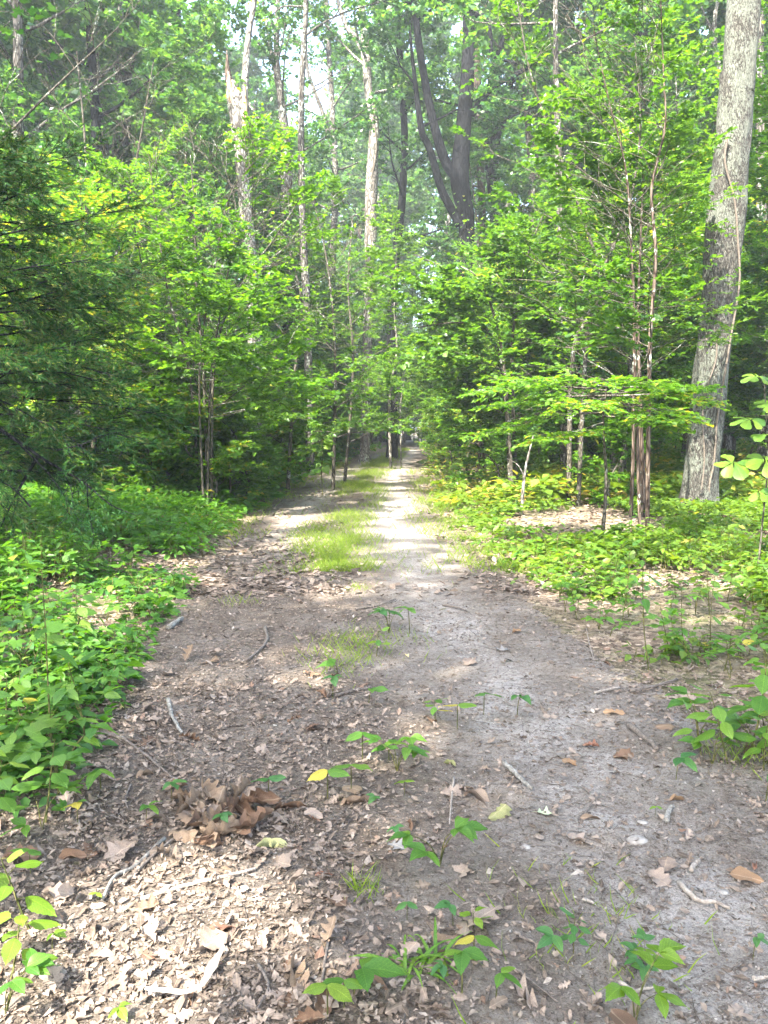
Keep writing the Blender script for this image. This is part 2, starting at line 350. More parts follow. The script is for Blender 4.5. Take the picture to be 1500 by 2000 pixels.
def ground_mat():
    m, t, out = newmat('forest_floor'); L = t.links.new
    tc = N(t, 'ShaderNodeTexCoord'); O = tc.outputs['Object']
    v = N(t, 'ShaderNodeTexVoronoi', Scale=22.0, Randomness=1.0); L(O, v.inputs['Vector'])
    ve = N(t, 'ShaderNodeTexVoronoi', Scale=22.0); ve.feature = 'DISTANCE_TO_EDGE'; L(O, ve.inputs['Vector'])
    s = N(t, 'ShaderNodeSeparateColor'); L(v.outputs['Color'], s.inputs[0])
    col = ramp_out(t, s.outputs[0], [(0, (.07, .05, .037)), (.4, (.17, .125, .09)), (.75, (.27, .205, .15)), (1, (.36, .29, .22))])
    n2 = N(t, 'ShaderNodeTexNoise', Scale=.9, Detail=4.0); L(O, n2.inputs['Vector'])
    col = mixc(t, ramp_out(t, n2.outputs['Fac'], [(.42, (0, 0, 0)), (.62, (.6, .6, .6))]), col, (.055, .075, .022))
    n3 = N(t, 'ShaderNodeTexNoise', Scale=90.0, Detail=4.0); L(O, n3.inputs['Vector'])
    col = mixc(t, .6, col, mixc(t, 1.0, col, ramp_out(t, n3.outputs['Fac'], [(.3, (.5, .5, .5)), (.7, (1.4, 1.4, 1.4))]), 'MULTIPLY'))
    bs = N(t, 'ShaderNodeBsdfPrincipled', Roughness=.9); bs.inputs['Specular IOR Level'].default_value = .2
    L(col, bs.inputs['Base Color'])
    h = math_(t, 'ADD', math_(t, 'MULTIPLY', s.outputs[1], .6), math_(t, 'MULTIPLY', n3.outputs['Fac'], .5))
    bp = N(t, 'ShaderNodeBump', Strength=.8, Distance=.02); L(h, bp.inputs['Height']); L(bp.outputs[0], bs.inputs['Normal'])
    L(bs.outputs[0], out.inputs['Surface']); return m
def path_mat():
    m, t, out = newmat('track_dirt'); L = t.links.new
    tc = N(t, 'ShaderNodeTexCoord'); O = tc.outputs['Object']
    a = N(t, 'ShaderNodeAttribute', attribute_name='rnd')       # bare sand in the wheel ruts, leafy soil elsewhere
    n1 = N(t, 'ShaderNodeTexNoise', Scale=3.2, Detail=7.0, Roughness=.68); L(O, n1.inputs['Vector'])
    n2 = N(t, 'ShaderNodeTexNoise', Scale=26.0, Detail=7.0, Roughness=.75); L(O, n2.inputs['Vector'])
    n3 = N(t, 'ShaderNodeTexNoise', Scale=150.0, Detail=4.0, Roughness=.7); L(O, n3.inputs['Vector'])
    f = math_(t, 'ADD', math_(t, 'MULTIPLY', a.outputs['Fac'], .40), math_(t, 'ADD', math_(t, 'MULTIPLY', n1.outputs['Fac'], .90), math_(t, 'MULTIPLY', n2.outputs['Fac'], .55)))
    f = math_(t, 'SUBTRACT', f, .14)
    col = ramp_out(t, f, [(.36, (.078, .062, .048)), (.58, (.128, .105, .084)), (.78, (.185, .162, .138)), (.98, (.240, .217, .193)), (1.15, (.29, .268, .244))])
    col = mixc(t, .85, col, mixc(t, 1.0, col, ramp_out(t, n3.outputs['Fac'], [(.3, (.38, .36, .34)), (.48, (1, 1, 1)), (.70, (1.5, 1.5, 1.5))]), 'MULTIPLY'))
    vo = N(t, 'ShaderNodeTexVoronoi', Scale=75.0); L(O, vo.inputs['Vector'])
    s = N(t, 'ShaderNodeSeparateColor'); L(vo.outputs['Color'], s.inputs[0])
    speck = ramp_out(t, s.outputs[0], [(.86, (0, 0, 0)), (.9, (1, 1, 1))])
    bw = t.nodes.new('ShaderNodeRGBToBW'); L(speck, bw.inputs[0])
    col = mixc(t, math_(t, 'MULTIPLY', bw.outputs[0], .55), col, (.10, .075, .06))
    bs = N(t, 'ShaderNodeBsdfPrincipled', Roughness=.95); bs.inputs['Specular IOR Level'].default_value = .15
    L(col, bs.inputs['Base Color'])
    h = math_(t, 'ADD', math_(t, 'MULTIPLY', n2.outputs['Fac'], 1.0), math_(t, 'MULTIPLY', n3.outputs['Fac'], .35))
    bp = N(t, 'ShaderNodeBump', Strength=1.0, Distance=.025); L(h, bp.inputs['Height']); L(bp.outputs[0], bs.inputs['Normal'])
    L(bs.outputs[0], out.inputs['Surface']); return m
M['ground'] = ground_mat(); M['path'] = path_mat()
def rock_mat():
    m, t, out = newmat('pale_stone'); L = t.links.new
    tc = N(t, 'ShaderNodeTexCoord'); n1 = N(t, 'ShaderNodeTexNoise', Scale=40.0, Detail=5.0); L(tc.outputs['Object'], n1.inputs['Vector'])
    bs = N(t, 'ShaderNodeBsdfPrincipled', Roughness=.85)
    L(ramp_out(t, n1.outputs['Fac'], [(.3, (.15, .135, .12)), (.7, (.30, .285, .26))]), bs.inputs['Base Color'])
    bp = N(t, 'ShaderNodeBump', Strength=.5, Distance=.01); L(n1.outputs['Fac'], bp.inputs['Height']); L(bp.outputs[0], bs.inputs['Normal'])
    L(bs.outputs[0], out.inputs['Surface']); return m
M['rock'] = rock_mat()

# ------------------------------------------------------------------ ground and track
def axis(fine_a, fine_b, step, far, grow=1.12):
    a = list(np.arange(fine_a, fine_b+1e-6, step)); s = step
    while a[-1] < far: s *= grow; a.append(a[-1]+s)
    s = step
    while a[0] > -far: s *= grow; a.insert(0, a[0]-s)
    return np.array(a)
def grid_mesh(X, Y, Z, mat, name, rnd=None):
    ny, nx = X.shape
    i, j = np.meshgrid(np.arange(ny-1), np.arange(nx-1), indexing='ij')
    Q = np.stack([i*nx+j, i*nx+j+1, (i+1)*nx+j+1, (i+1)*nx+j], -1).reshape(-1, 4)
    b = MB(); b.add(np.stack([X, Y, Z], -1).reshape(-1, 3), Q, None, None if rnd is None else rnd.ravel())
    return b.build(name, mat, None, True)
gx, gy = axis(-9, 9, .16, 420), axis(.5, 22, .16, 450)
X, Y = np.meshgrid(gx, gy)
Z = gz(X, Y) + (fbm(X*5, Y*5, 5, 3)-.45)*.035*(1-sstep(15, 40, np.hypot(X, Y)))
tag(grid_mesh(X, Y, Z, M['ground'], 'ground'), 'forest floor under dry brown leaf litter', kind='structure')

def pathz(x, y):
    L, R = xl(y), xr(y); u = (x-L)/(R-L)*2-1
    edge = np.clip(1-np.abs(u)**5, -1, 1)
    rut = -.02*np.exp(-((u-.42)/.2)**2) - .02*np.exp(-((u+.5)/.2)**2)
    return gz(x, y) + .045*edge - .018 + rut + (fbm(x*5, y*5, 5, 3)-.45)*.03 + (fbm(x*22, y*22, 8, 3)-.45)*.012*(1-sstep(6, 14, y))
ts = np.linspace(-1.25, 1.25, 120)
py_ = np.concatenate([np.arange(-4, .9, .2), np.arange(.9, 6, .028), np.arange(6, 14, .06), 14*1.02**np.arange(0, 110)])
T_, Y = np.meshgrid(ts, py_)
L_, R_ = xl(Y), xr(Y); X = (L_+R_)/2 + T_*(R_-L_)/2
Z = pathz(X, Y)
def sandf(X, Y):
    u = (X-xl(Y))/(xr(Y)-xl(Y))*2-1
    rr = np.exp(-((u-.42)/.26)**2); rl = np.exp(-((u+.5)/.2)**2)*sstep(7, 12, Y)*.8
    near = .55*sstep(-.15, .35, u)*(1-sstep(5, 9, Y))
    return np.clip(np.maximum(np.maximum(rr, rl), near) + (fbm(X*1.7, Y*1.7, 31, 3)-.45)*.9, 0, 1)
tag(grid_mesh(X, Y, Z, M['path'], 'path', sandf(X, Y)), 'sandy dirt track with two wheel ruts running into the wood', kind='structure')

def surf(x, y):
    """height of whatever is on top: path or ground"""
    x = np.asarray(x, float); y = np.asarray(y, float)
    g = gz(x, y) + (fbm(x*5, y*5, 5, 3)-.45)*.035
    L, R = xl(y), xr(y); u = np.abs((x-L)/(R-L)*2-1)
    return np.where(u < 1.2, np.maximum(g, pathz(x, y)), g)
def surff(x, y): return float(surf(np.array([x]), np.array([y]))[0])

# ------------------------------------------------------------------ leaf shapes
def tpl_leaf2(w=.32, fold=.10, droop=.08):            # six corners, two folded halves
    V = np.array([[0, 0, 0], [w, .35, fold], [w*.72, .68, fold*.6-droop*.4], [0, 1, -droop], [-w*.72, .68, fold*.6-droop*.4], [-w, .35, fold]])
    return V, [[0, 1, 2, 3], [0, 3, 4, 5]], []
def tpl_dia(w=.34, fold=.08):
    V = np.array([[0, 0, 0], [w, .45, fold], [0, 1, 0], [-w, .45, fold]]); return V, [], [[0, 1, 2], [0, 2, 3]]
def tpl_maple():
    ang = [-150, -118, -75, -52, -30, -12, 0, 12, 30, 52, 75, 118, 150]; rad = [.35, .5, .62, .42, .78, .52, 1.0, .52, .78, .42, .62, .5, .35]
    V = [[0, .15, .0]] + [[r*math.sin(math.radians(a))*.72, .2+r*math.cos(math.radians(a))*.8, .05*math.cos(i*PI)-.12*r*r] for i, (a, r) in enumerate(zip(ang, rad))]
    return np.array(V), [], [[0, i+1, i+2] for i in range(len(ang)-1)]
LEAF2, DIA, MAPLE = tpl_leaf2(), tpl_dia(), tpl_maple()
LEAFR = tpl_leaf2(.42, .06, .12)
LEAFN = tpl_leaf2(.22, .08, .10)
NEEDLE = (np.array([[-.075, 0, 0], [.075, 0, 0], [0, 1, 0]]), [], [[0, 1, 2]])

def station_leaf(rng, widths, curl=0.2, arch=.15, twist=0.0, fold=.18, wave=.03, roll=0.0):
    """left margin, midrib and right margin at each station, bent lengthwise (arch) and rolled crosswise (curl)"""
    n = len(widths); ys = np.linspace(0, 1, n); V = []
    ph = rng.uniform(0, 6)
    for i, (y, wd) in enumerate(zip(ys, widths)):
        for s in (-1, 0, 1):
            x = s*wd; z = fold*abs(x) + wave*math.sin(ph+9*y+s*1.7)*(1 if s else .2)
            if curl and s:
                a = curl*2.4*wd/.3*(1+roll*s); x = s*wd*math.sin(a+1e-6)/(a+1e-6); z += wd*(1-math.cos(a))/(a+1e-6)
            b = arch*y*2.2
            yy = math.sin(b)/(arch*2.2) if arch else y; zz = -(1-math.cos(b))/(arch*2.2) if arch else 0
            c, sn = math.cos(twist*y), math.sin(twist*y)
            V.append([x*c - z*sn, yy + z*math.sin(b)*.6, zz + (z*c + x*sn)*max(.3, math.cos(b))])
    Q = []
    for i in range(n-1):
        for k in (0, 1): Q.append([i*3+k, i*3+k+1, (i+1)*3+k+1, (i+1)*3+k])
    uv = np.array([[s*wd, y, 0] for y, wd in zip(ys, widths) for s in (-1, 0, 1)])
    return np.array(V), Q, uv
def leaf_mesh(name, rng, widths, mat, length=1.0, **kw):
    V, Q, uv = station_leaf(rng, widths, **kw)
    b = MB(); b.add(V*length, Q, None, .12+.65*rng.random(), uv); return b.mesh(name, mat, True)
OVATE = [.02, .15, .25, .31, .31, .285, .24, .175, .10, .0]
def toothed(w, amp=.02): return [max(0, x + (amp if i % 2 else -amp)*(0 < i < len(w)-1)) for i, x in enumerate(w)]
OVATE_T = toothed([.02, .13, .22, .28, .305, .31, .30, .28, .245, .20, .15, .095, .045, .0], .012)
OBOV = [.02, .06, .12, .19, .26, .32, .35, .33, .22, .0]
OAKW = [.02, .03, .10, .17, .09, .20, .30, .12, .10, .26, .34, .14, .07, .16, .20, .08, .0]
OAKW2 = [.02, .05, .16, .22, .13, .26, .30, .18, .24, .28, .17, .14, .17, .09, .0]

# ------------------------------------------------------------------ tree growth
UP = np.array([0, 0, 1.0])
def nrm(v): return v/np.maximum(np.linalg.norm(v, axis=-1, keepdims=True), 1e-9)
def interp_path(P, t):
    P = np.asarray(P); d = np.r_[0, np.cumsum(np.linalg.norm(np.diff(P, axis=0), axis=1))]
    t = np.asarray(t)*d[-1]
    return np.stack([np.interp(t, d, P[:, k]) for k in range(3)], -1)
def smooth_path(P, n):
    """Catmull-Rom through the given points"""
    P = np.asarray(P, float); Q = np.vstack([2*P[0]-P[1], P, 2*P[-1]-P[-2]]); out = []
    m = len(P)-1
    for s in np.linspace(0, m, n):
        i = min(int(s), m-1); t = s-i; a, b, c, d = Q[i:i+4]
        out.append(.5*((2*b)+(c-a)*t+(2*a-5*b+4*c-d)*t*t+(3*b-a-3*c+d)*t**3))
    return np.array(out)
def grow_line(rng, p, d, L, n, up=.0, wob=.12):
    pts = [np.array(p)]; d = nrm(np.array(d, float))
    for k in range(n):
        d = nrm(d + UP*up/n + rng.normal(0, wob, 3)/math.sqrt(n)); pts.append(pts[-1]+d*L/n)
    return np.array(pts)
class Leaves:
    def __init__(s): s.P = []; s.A = []; s.N = []
    def twigs(s, rng, br, n_tw, tw_len, n_lf, planar, droop, wood=None, t0=.2, tw_r=.004):
        u = np.sort(rng.uniform(t0, 1, n_tw)); st = interp_path(br, u)
        bd = nrm(interp_path(br, np.minimum(u+.05, 1))-interp_path(br, np.maximum(u-.08, 0)))
        side = nrm(np.cross(bd, UP)); sg = np.where(np.arange(n_tw) % 2, 1, -1)[:, None]
        d = nrm(bd*rng.uniform(.5, 1.0, (n_tw, 1)) + side*sg*rng.uniform(.5, 1.1, (n_tw, 1)) + rng.normal(0, .12+.75*(1-planar), (n_tw, 3)))
        d[-1] = bd[-1]
        ln = tw_len*rng.uniform(.6, 1.2, n_tw)*(1-.35*u)
        v = np.linspace(.12, 1, n_lf)
        Lp = st[:, None]+d[:, None]*(ln[:, None]*v[None])[..., None]
        Lp[..., 2] -= droop*.5*(ln[:, None]*v[None]**2)
        ls = nrm(np.cross(d, UP)); sg2 = np.where(np.arange(n_lf) % 2, 1, -1)[None, :, None]
        A = d[:, None]*.55 + ls[:, None]*sg2*.8 - UP*droop*.5 + rng.normal(0, .15+.35*(1-planar), Lp.shape)
        Nn = UP + rng.normal(0, .22+.6*(1-planar), Lp.shape)
        s.P.append(Lp.reshape(-1, 3)); s.A.append(nrm(A.reshape(-1, 3))); s.N.append(nrm(Nn.reshape(-1, 3)))
        if wood is not None:
            for q in range(n_tw):
                e = Lp[q, -1]; m_ = (st[q]+e)/2 + np.array([0, 0, droop*.12*ln[q]])
                wood.tube([st[q], m_, e], [tw_r, tw_r*.8, tw_r*.35], 3, rng.random())
    def arr(s): return np.vstack(s.P), np.vstack(s.A), np.vstack(s.N)
def grow(rng, path, rad, wood, lv, t0=.4, n_limb=12, limb_len=4.0, el=(20, 60), n_br=6, br_len=1.8, n_tw=8, tw_len=.7, n_lf=16,
         planar=.4, droop=.2, twigwood=False, up=.25, limb_r=.4, azlim=None):
    for i in range(n_limb):
        f = (i+rng.random())/n_limb; t = t0+(1-t0)*f*.98
        p = interp_path(path, t); az = i*2.399+rng.uniform(-.4, .4)
        if azlim is not None: az = azlim[0]+rng.uniform(-1, 1)*azlim[1]
        e = math.radians(el[0]+(el[1]-el[0])*f+rng.uniform(-8, 8))
        d = np.array([math.cos(az)*math.cos(e), math.sin(az)*math.cos(e), math.sin(e)])
        L = limb_len*(1-.55*f**1.6)*rng.uniform(.7, 1.15)
        lb = grow_line(rng, p, d, L, 7, up, .22)
        r0 = max(.006, float(np.interp(t, np.linspace(0, 1, len(rad)), rad))*limb_r)
        wood.tube(lb, np.linspace(r0, max(.004, r0*.15), len(lb)), 5 if r0 > .03 else 4, rng.random())
        if n_br == 0:
            lv.twigs(rng, lb, n_tw, tw_len*(.5+.5*L/limb_len), n_lf, planar, droop, wood if twigwood else None, .15)
            continue
        for j in range(n_br):
            s_ = .22+.78*(j+rng.random())/n_br
            q = interp_path(lb, min(s_, 1)); bd = nrm(interp_path(lb, min(s_+.05, 1))-interp_path(lb, s_-.1))
            a = rng.uniform(.5, 1.1)*(1 if j % 2 else -1)
            c, sn = math.cos(a), math.sin(a)
            bd = np.array([bd[0]*c-bd[1]*sn, bd[0]*sn+bd[1]*c, bd[2]*.7+rng.normal(0, .3*(1-planar*.5))])
            bl = grow_line(rng, q, bd, br_len*rng.uniform(.6, 1.2)*(1-.3*s_), 4, .05, .2)
            wood.tube(bl, np.linspace(max(.005, r0*.3), .003, len(bl)), 3, rng.random())
            lv.twigs(rng, bl, n_tw, tw_len, n_lf, planar, droop, wood if twigwood else None)

def vl_(y): return float(xl(y))
def vr_(y): return float(xr(y))
GAPS = []          # holes in the leaf roof: (ground point, radius); the light falls through them along the sun's direction
def carve(P, rng, keep_out=.97):
    ok = np.ones(len(P), bool)
    if not GAPS: return ok
    G = np.array([g[0] for g in GAPS]); Rr = np.array([g[1] for g in GAPS])
    for g, r in zip(G, Rr):
        d = P-g; al = d@SUN; pe = np.linalg.norm(d-al[:, None]*SUN, axis=1)
        ok &= ~((al > 1.5) & (pe < r*rng.uniform(.7, 1.15, len(P))))
    return ok

def trunk_tube(b, path, rad, m=14, n=60, flare=.5, knots=.06, seed=0, rnd=.5):
    P = smooth_path(path, n); rad = np.interp(np.linspace(0, 1, n), np.linspace(0, 1, len(rad)), rad)
    z = np.r_[0, np.cumsum(np.linalg.norm(np.diff(P, axis=0), axis=1))]
    fl = 1+flare*np.exp(-z/(rad[0]*1.6))
    a = np.arange(m)*2*PI/m
    A_, Z_ = np.meshgrid(a, z)
    bump = 1+knots*(fbm(np.cos(A_)*1.5+20, Z_*1.2+np.sin(A_)*1.5+seed*7.1, seed, 3)-.45)*2 + flare*.25*np.exp(-Z_/(rad[0]*1.2))*np.cos(5*A_+seed)
    b.tube(P, rad*fl, m, rnd, False, bump)
    return P, rad

# ------------------------------------------------------------------ where the sun comes through the leaf roof
def gap(px, py, r, z=0.0): GAPS.append((at(px, py, z), r*(.88 if py < 1640 else 1.0)))
def gap3(p, r): GAPS.append((np.array(p, float), r))
for px, py, r in [(230, 1745, .26), (330, 1790, .28), (430, 1735, .26), (510, 1760, .20), (180, 1850, .26), (300, 1900, .28), (120, 1920, .25), (420, 1960, .2), (560, 1720, .15),
                  (60, 1800, .2), (20, 1880, .25), (560, 1690, .12),
                  (870, 1278, .24), (800, 1288, .14), (1030, 1325, .17), (1120, 1395, .14), (1190, 1405, .16), (1100, 1470, .14),
                  (330, 1820, .48), (210, 1830, .42), (450, 1765, .36), (560, 1730, .2), (650, 1115, .35), (720, 1108, .3), (590, 1110, .2), (440, 1150, .2), (900, 1110, .35), (700, 1240, .14), (560, 1260, .14), (590, 1440, .10),
                  (60, 1230, .3), (120, 1300, .25), (40, 1420, .25), (150, 1180, .3), (300, 1160, .3), (40, 1560, .18), (60, 1660, .15), (250, 1200, .2),
                  (1400, 1440, .12), (1290, 1280, .25), (1380, 1220, .3), (1180, 1130, .4), (1080, 1080, .4), (1300, 1090, .4), (1430, 1090, .35), (1050, 1180, .2)]:
    gap(px, py, r)
_g = np.random.default_rng(5)
for y in np.arange(9.2, 70, .8):
    for k in range(4):
        x = (xl(y)+xr(y))/2 + _g.uniform(-2.4, 2.4)
        if vnoise(x*.6, y*.35, 77) > .38: gap3((x, y, 0), _g.uniform(.2, .5)*(1.15 if y < 18 else 1))
for k in range(70):
    y = _g.uniform(7, 30); x = _g.uniform(1.5, 3+y*.35); gap3((x, y, .2), _g.uniform(.2, .5))
for k in range(70):
    y = _g.uniform(7, 30); x = -_g.uniform(2.3, 3.5+y*.4); gap3((x, y, .4), _g.uniform(.2, .5))
for px, py in [(75, 1790), (40, 1760), (100, 1840), (20, 1890), (10, 1960), (60, 1640), (230, 1980)]: GAPS.append((at(px, py, .15), .28))
for k in range(90):
    y = _g.uniform(5.5, 21); x = vl_(y)-_g.uniform(0, 1.2+.3*y); gap3((x, y, _g.uniform(.2, .6)), _g.uniform(.3, .7))
for k in range(60):
    y = _g.uniform(6, 16); x = vr_(y)+_g.uniform(0, 1+.3*y); gap3((x, y, .2), _g.uniform(.25, .55))
for k in range(60):
    y = _g.uniform(11, 22); x = _g.uniform(-.36, -.08)*y; gap3((x, y, _g.uniform(1, 6)), _g.uniform(.5, 1.1))
for k in range(170):
    y = _g.uniform(10, 30); x = _g.uniform(-.55, .55)*y; gap3((x, y, _g.uniform(1.5, 8)), _g.uniform(.5, 1.3))
for px, py, d, r in [(1430, 300, 13.6, .7), (1420, 400, 13.6, .6), (1440, 200, 13.6, .6), (1365, 960, 13.6, .4), (1450, 80, 13.6, .5),
                     (1000, 780, 9.5, .6), (1080, 775, 9.3, .6), (1160, 770, 9.2, .6), (1250, 765, 9.3, .5), (1320, 775, 9.5, .3), (1440, 890, 7, .4),
                     (400, 330, 13, 1.0), (480, 360, 13, 1.0), (330, 420, 13, .9), (560, 330, 13, .9), (620, 420, 14, .9), (300, 260, 13, .8), (520, 470, 13, .8),
                     (860, 620, 16, .8), (940, 640, 16, .8), (720, 300, 35, 1.5), (720, 150, 35, 1.5), (720, 420, 35, 1.5), (470, 200, 27, 1.2), (630, 880, 18, .6),
                     (1150, 180, 11, .8), (1250, 120, 11, .8), (1100, 400, 11, .7), (250, 540, 8, .5), (300, 640, 8, .4), (150, 530, 8, .4)]:
    gap3(atd(px, py, d), r)

# ------------------------------------------------------------------ big trees
def px_path(pts, d, ground=True, doff=0.0):
    """pixel track of a trunk at distance d -> points in the world, the first one on the ground"""
    P = [atd(a, b, d+doff*i) for i, (a, b) in enumerate(pts)]
    if ground:
        g = P[0].copy(); g[2] = gzf(g[0], g[1])-.12; P[0] = g
    return np.array(P)
def big_tree(name, label, cat, seed, path, rad, bark, leafm, crown=None, limbs=(), group=None, m=14, carve_on=True, leaf=.16, leaf_tpl=DIA, vines=(), n=70, knots=.06, flare=.5, bare=()):
    rng = np.random.default_rng(seed)
    base = np.array(path[0]) + [0, 0, .12]
    root = thing(name, base, label, cat, group)
    b = MB(); P, R = trunk_tube(b, np.asarray(path)-base, rad, m, n, flare, knots, seed)
    for lp, lr in limbs:
        b.tube(smooth_path(np.asarray(lp)-base, 30), np.interp(np.linspace(0, 1, 30), np.linspace(0, 1, len(lr)), lr), 9, rng.random())
    for lp, lr in bare:
        b.tube(smooth_path(np.asarray(lp)-base, 24), np.interp(np.linspace(0, 1, 24), np.linspace(0, 1, len(lr)), lr), 6, rng.random())
    wood = MB(); lv = Leaves()
    if crown:
        grow(rng, P, R, wood, lv, **crown)
        for lp, lr in limbs:
            c2 = dict(crown); c2.update(t0=.45, n_limb=max(3, crown['n_limb']//3), limb_len=crown['limb_len']*.8)
            grow(rng, np.asarray(lp)-base, np.array(lr), wood, lv, **c2)
    b.build('trunk', bark, root, True)
    if crown:
        wood.build('branches', bark, root, True)
        A = lv.arr(); ok = carve(A[0]+base, rng) if carve_on else np.ones(len(A[0]), bool)
        lb = MB(); k = ok.sum()
        lb.scatter(leaf_tpl, A[0][ok], A[1][ok], A[2][ok], leaf*rng.uniform(.7, 1.25, k), rng.random(k))
        tag(lb.build('crown', leafm, root), kind='stuff')
    for vp, vr in vines:
        v = MB(); v.tube(smooth_path(np.asarray(vp)-base, 40), vr, 6, .5); v.build('vine', M['vine'], root, True)
    return root
CR = dict(t0=.42, n_limb=13, limb_len=4.6, el=(15, 65), n_br=6, br_len=2.0, n_tw=10, tw_len=.9, n_lf=16, planar=.25, droop=.25)
def upto(P, z, lean=(0, 0)):
    """carry a trunk on above the frame to height z"""
    P = list(P); last, prev = P[-1], P[-2]; d = (last-prev)/max(last[2]-prev[2], .1)
    P.append(last + np.array([d[0]*.5+lean[0], d[1]*.5+lean[1], 1])*(z-last[2])); return np.array(P)

# the lichened oak on the right
op = px_path([(1362, 1000), (1368, 930), (1376, 850), (1385, 760), (1393, 680), (1402, 590), (1410, 500), (1420, 400), (1426, 320), (1434, 230), (1441, 140), (1449, 40)], 13.6)
oakP = upto(op, 21)
def ovine(off, pts, r):
    return [atd(px, py, 13.6) + np.array([0, -off, 0]) for px, py in pts], r
big_tree('oak_tree', 'stout oak with scaly grey lichened bark right of the track', 'tree', 11, oakP, [.27, .275, .285, .29, .285, .285, .31, .30, .285, .28, .27, .26, .12], M['oak'], M['leaf_can'],
         dict(CR, t0=.55, n_limb=12, n_tw=7), m=64, n=220, flare=.5, knots=.17, leaf=.17,
         vines=[ovine(.315, [(1378, 1000), (1370, 955), (1380, 900), (1386, 820), (1399, 740), (1412, 660), (1428, 560), (1425, 480), (1418, 400), (1400, 330), (1405, 280)], .018),
                ovine(.30, [(1352, 985), (1362, 900), (1360, 790), (1385, 700), (1378, 650), (1365, 668)], .014)])
# dark forked tree by the end of the track
d = 30.0
fp = px_path([(906, 900), (906, 780), (908, 620), (911, 480), (910, 420), (898, 350), (905, 250), (914, 130), (916, 0)], d)
fk1 = [atd(a, b, d) for a, b in [(896, 350), (872, 320), (852, 260), (838, 200), (825, 130), (815, 60), (806, -20), (790, -160)]]
fk2 = [atd(a, b, d) for a, b in [(898, 440), (880, 405), (862, 370), (848, 320), (835, 280), (824, 258), (812, 170), (800, 60)]]
fk3 = [atd(a, b, d) for a, b in [(922, 225), (940, 195), (970, 165), (1000, 150), (1035, 128), (1070, 108)]]
fk4 = [atd(a, b, d) for a, b in [(918, 30), (945, 32), (957, 60), (962, 118), (985, 118), (1010, 125)]]
fork = big_tree('forked_tree', 'dark tall tree splitting into three trunks above the track end', 'tree', 12, upto(fp, 27), [.30, .29, .29, .29, .31, .36, .29, .25, .21, .08], M['bark_dark_shaded'], M['leaf_can'],
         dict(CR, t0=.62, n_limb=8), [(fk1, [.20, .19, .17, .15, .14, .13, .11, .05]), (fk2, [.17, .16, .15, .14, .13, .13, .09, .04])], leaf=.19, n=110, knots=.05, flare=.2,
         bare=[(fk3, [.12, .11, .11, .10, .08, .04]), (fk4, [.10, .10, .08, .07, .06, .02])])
vb = MB(); rng = np.random.default_rng(4)
b0 = np.array(fork.location)
for k in range(900):
    z = rng.uniform(.3, 10.5)*rng.random()**.4; p = interp_path(fp-b0, min(z/17.0, 1)); a = rng.uniform(PI, 2*PI)
    vb.scatter(LEAF2, (p+np.array([math.cos(a), math.sin(a), 0])*rng.uniform(.3, .5))[None], np.array([[math.cos(a), math.sin(a), -.7]]), np.array([[math.cos(a), math.sin(a), .8]]), rng.uniform(.10, .17), rng.random(1))
tag(vb.build('creeper_leaves', M['leaf_sap'], fork), kind='stuff')
# pale trunk wrapped in vine stems
d = 35.0
pp = px_path([(712, 900), (714, 780), (718, 660), (722, 540), (724, 460), (724, 400), (728, 310), (731, 240), (722, 190), (717, 140), (713, 60), (700, -30)], d)
pl = [atd(a, b, d) for a, b in [(718, 130), (700, 80), (682, 60), (665, 20), (650, -40)]]
pr = [atd(a, b, d) for a, b in [(775, 170), (760, 120), (740, 60), (722, 20), (705, -40)]]
big_tree('vine_covered_tree', 'pale vine wrapped trunk beside the left bend of the track', 'tree', 13, upto(pp, 25), [.24, .23, .22, .22, .26, .27, .24, .22, .17, .19, .17, .14, .05], M['bark_pale'], M['leaf_can'],
         dict(CR, t0=.6, n_limb=9), [(pl, [.13, .12, .11, .10, .05])], leaf=.19, n=110, knots=.22, flare=.3,
         vines=[([atd(px, py, d)+np.array([0, -.24, 0]) for px, py in [(708, 880), (716, 760), (712, 640), (728, 520), (718, 400), (735, 300), (728, 220)]], .03),
                ([atd(px, py, d)+np.array([0, -.22, 0]) for px, py in [(720, 880), (708, 740), (724, 620), (716, 480), (730, 380), (722, 270), (735, 215)]], .025)])
# storm-broken tree
d = 25.0
bp_ = px_path([(503, 930), (502, 850), (500, 760), (497, 660), (493, 570), (486, 470), (474, 350), (468, 285), (466, 240), (458, 195), (452, 160)], d)
broken = big_tree('storm_broken_tree', 'snapped tree with a jagged spike and bare orange wood', 'tree', 14, bp_, [.26, .25, .24, .22, .21, .20, .20, .21, .26, .25, .16], M['bark_pale'], M['leaf_can'], n=90, knots=.1,
         limbs=[([atd(a, b, d) for a, b in [(469, 285), (479, 235), (478, 180), (481, 120), (487, 60), (497, 0), (508, -120)]], [.16, .14, .11, .11, .09, .08, .03])])
b = MB(); b0 = np.array(broken.location)
b.tube(smooth_path(np.array([atd(x, y, d)-b0 for x, y in [(453, 178), (446, 150), (444, 125), (443, 98)]]), 12), np.linspace(.16, .012, 12), 8, .4)
b.tube(smooth_path(np.array([atd(x, y, d)-b0 for x, y in [(455, 182), (453, 165), (452, 150)]]), 6), np.linspace(.14, .01, 6), 6, .2)
b.build('splintered_top', M['bark_red'], broken, True)
b = MB(); b.tube([np.array(atd(x, y, d-.13))-b0 for x, y in [(476, 275), (478, 240), (477, 205), (478, 170)]], [.05, .10, .09, .02], 8, .4); b.build('torn_wood', M['wood_raw'], broken, True)
b = MB(); b.tube([np.array(atd(x, y, d-.16))-b0 for x, y in [(456, 215), (452, 195), (448, 165), (446, 140)]], [.03, .10, .08, .01], 8, .4); b.build('torn_wood', M['wood_raw'], broken, True)
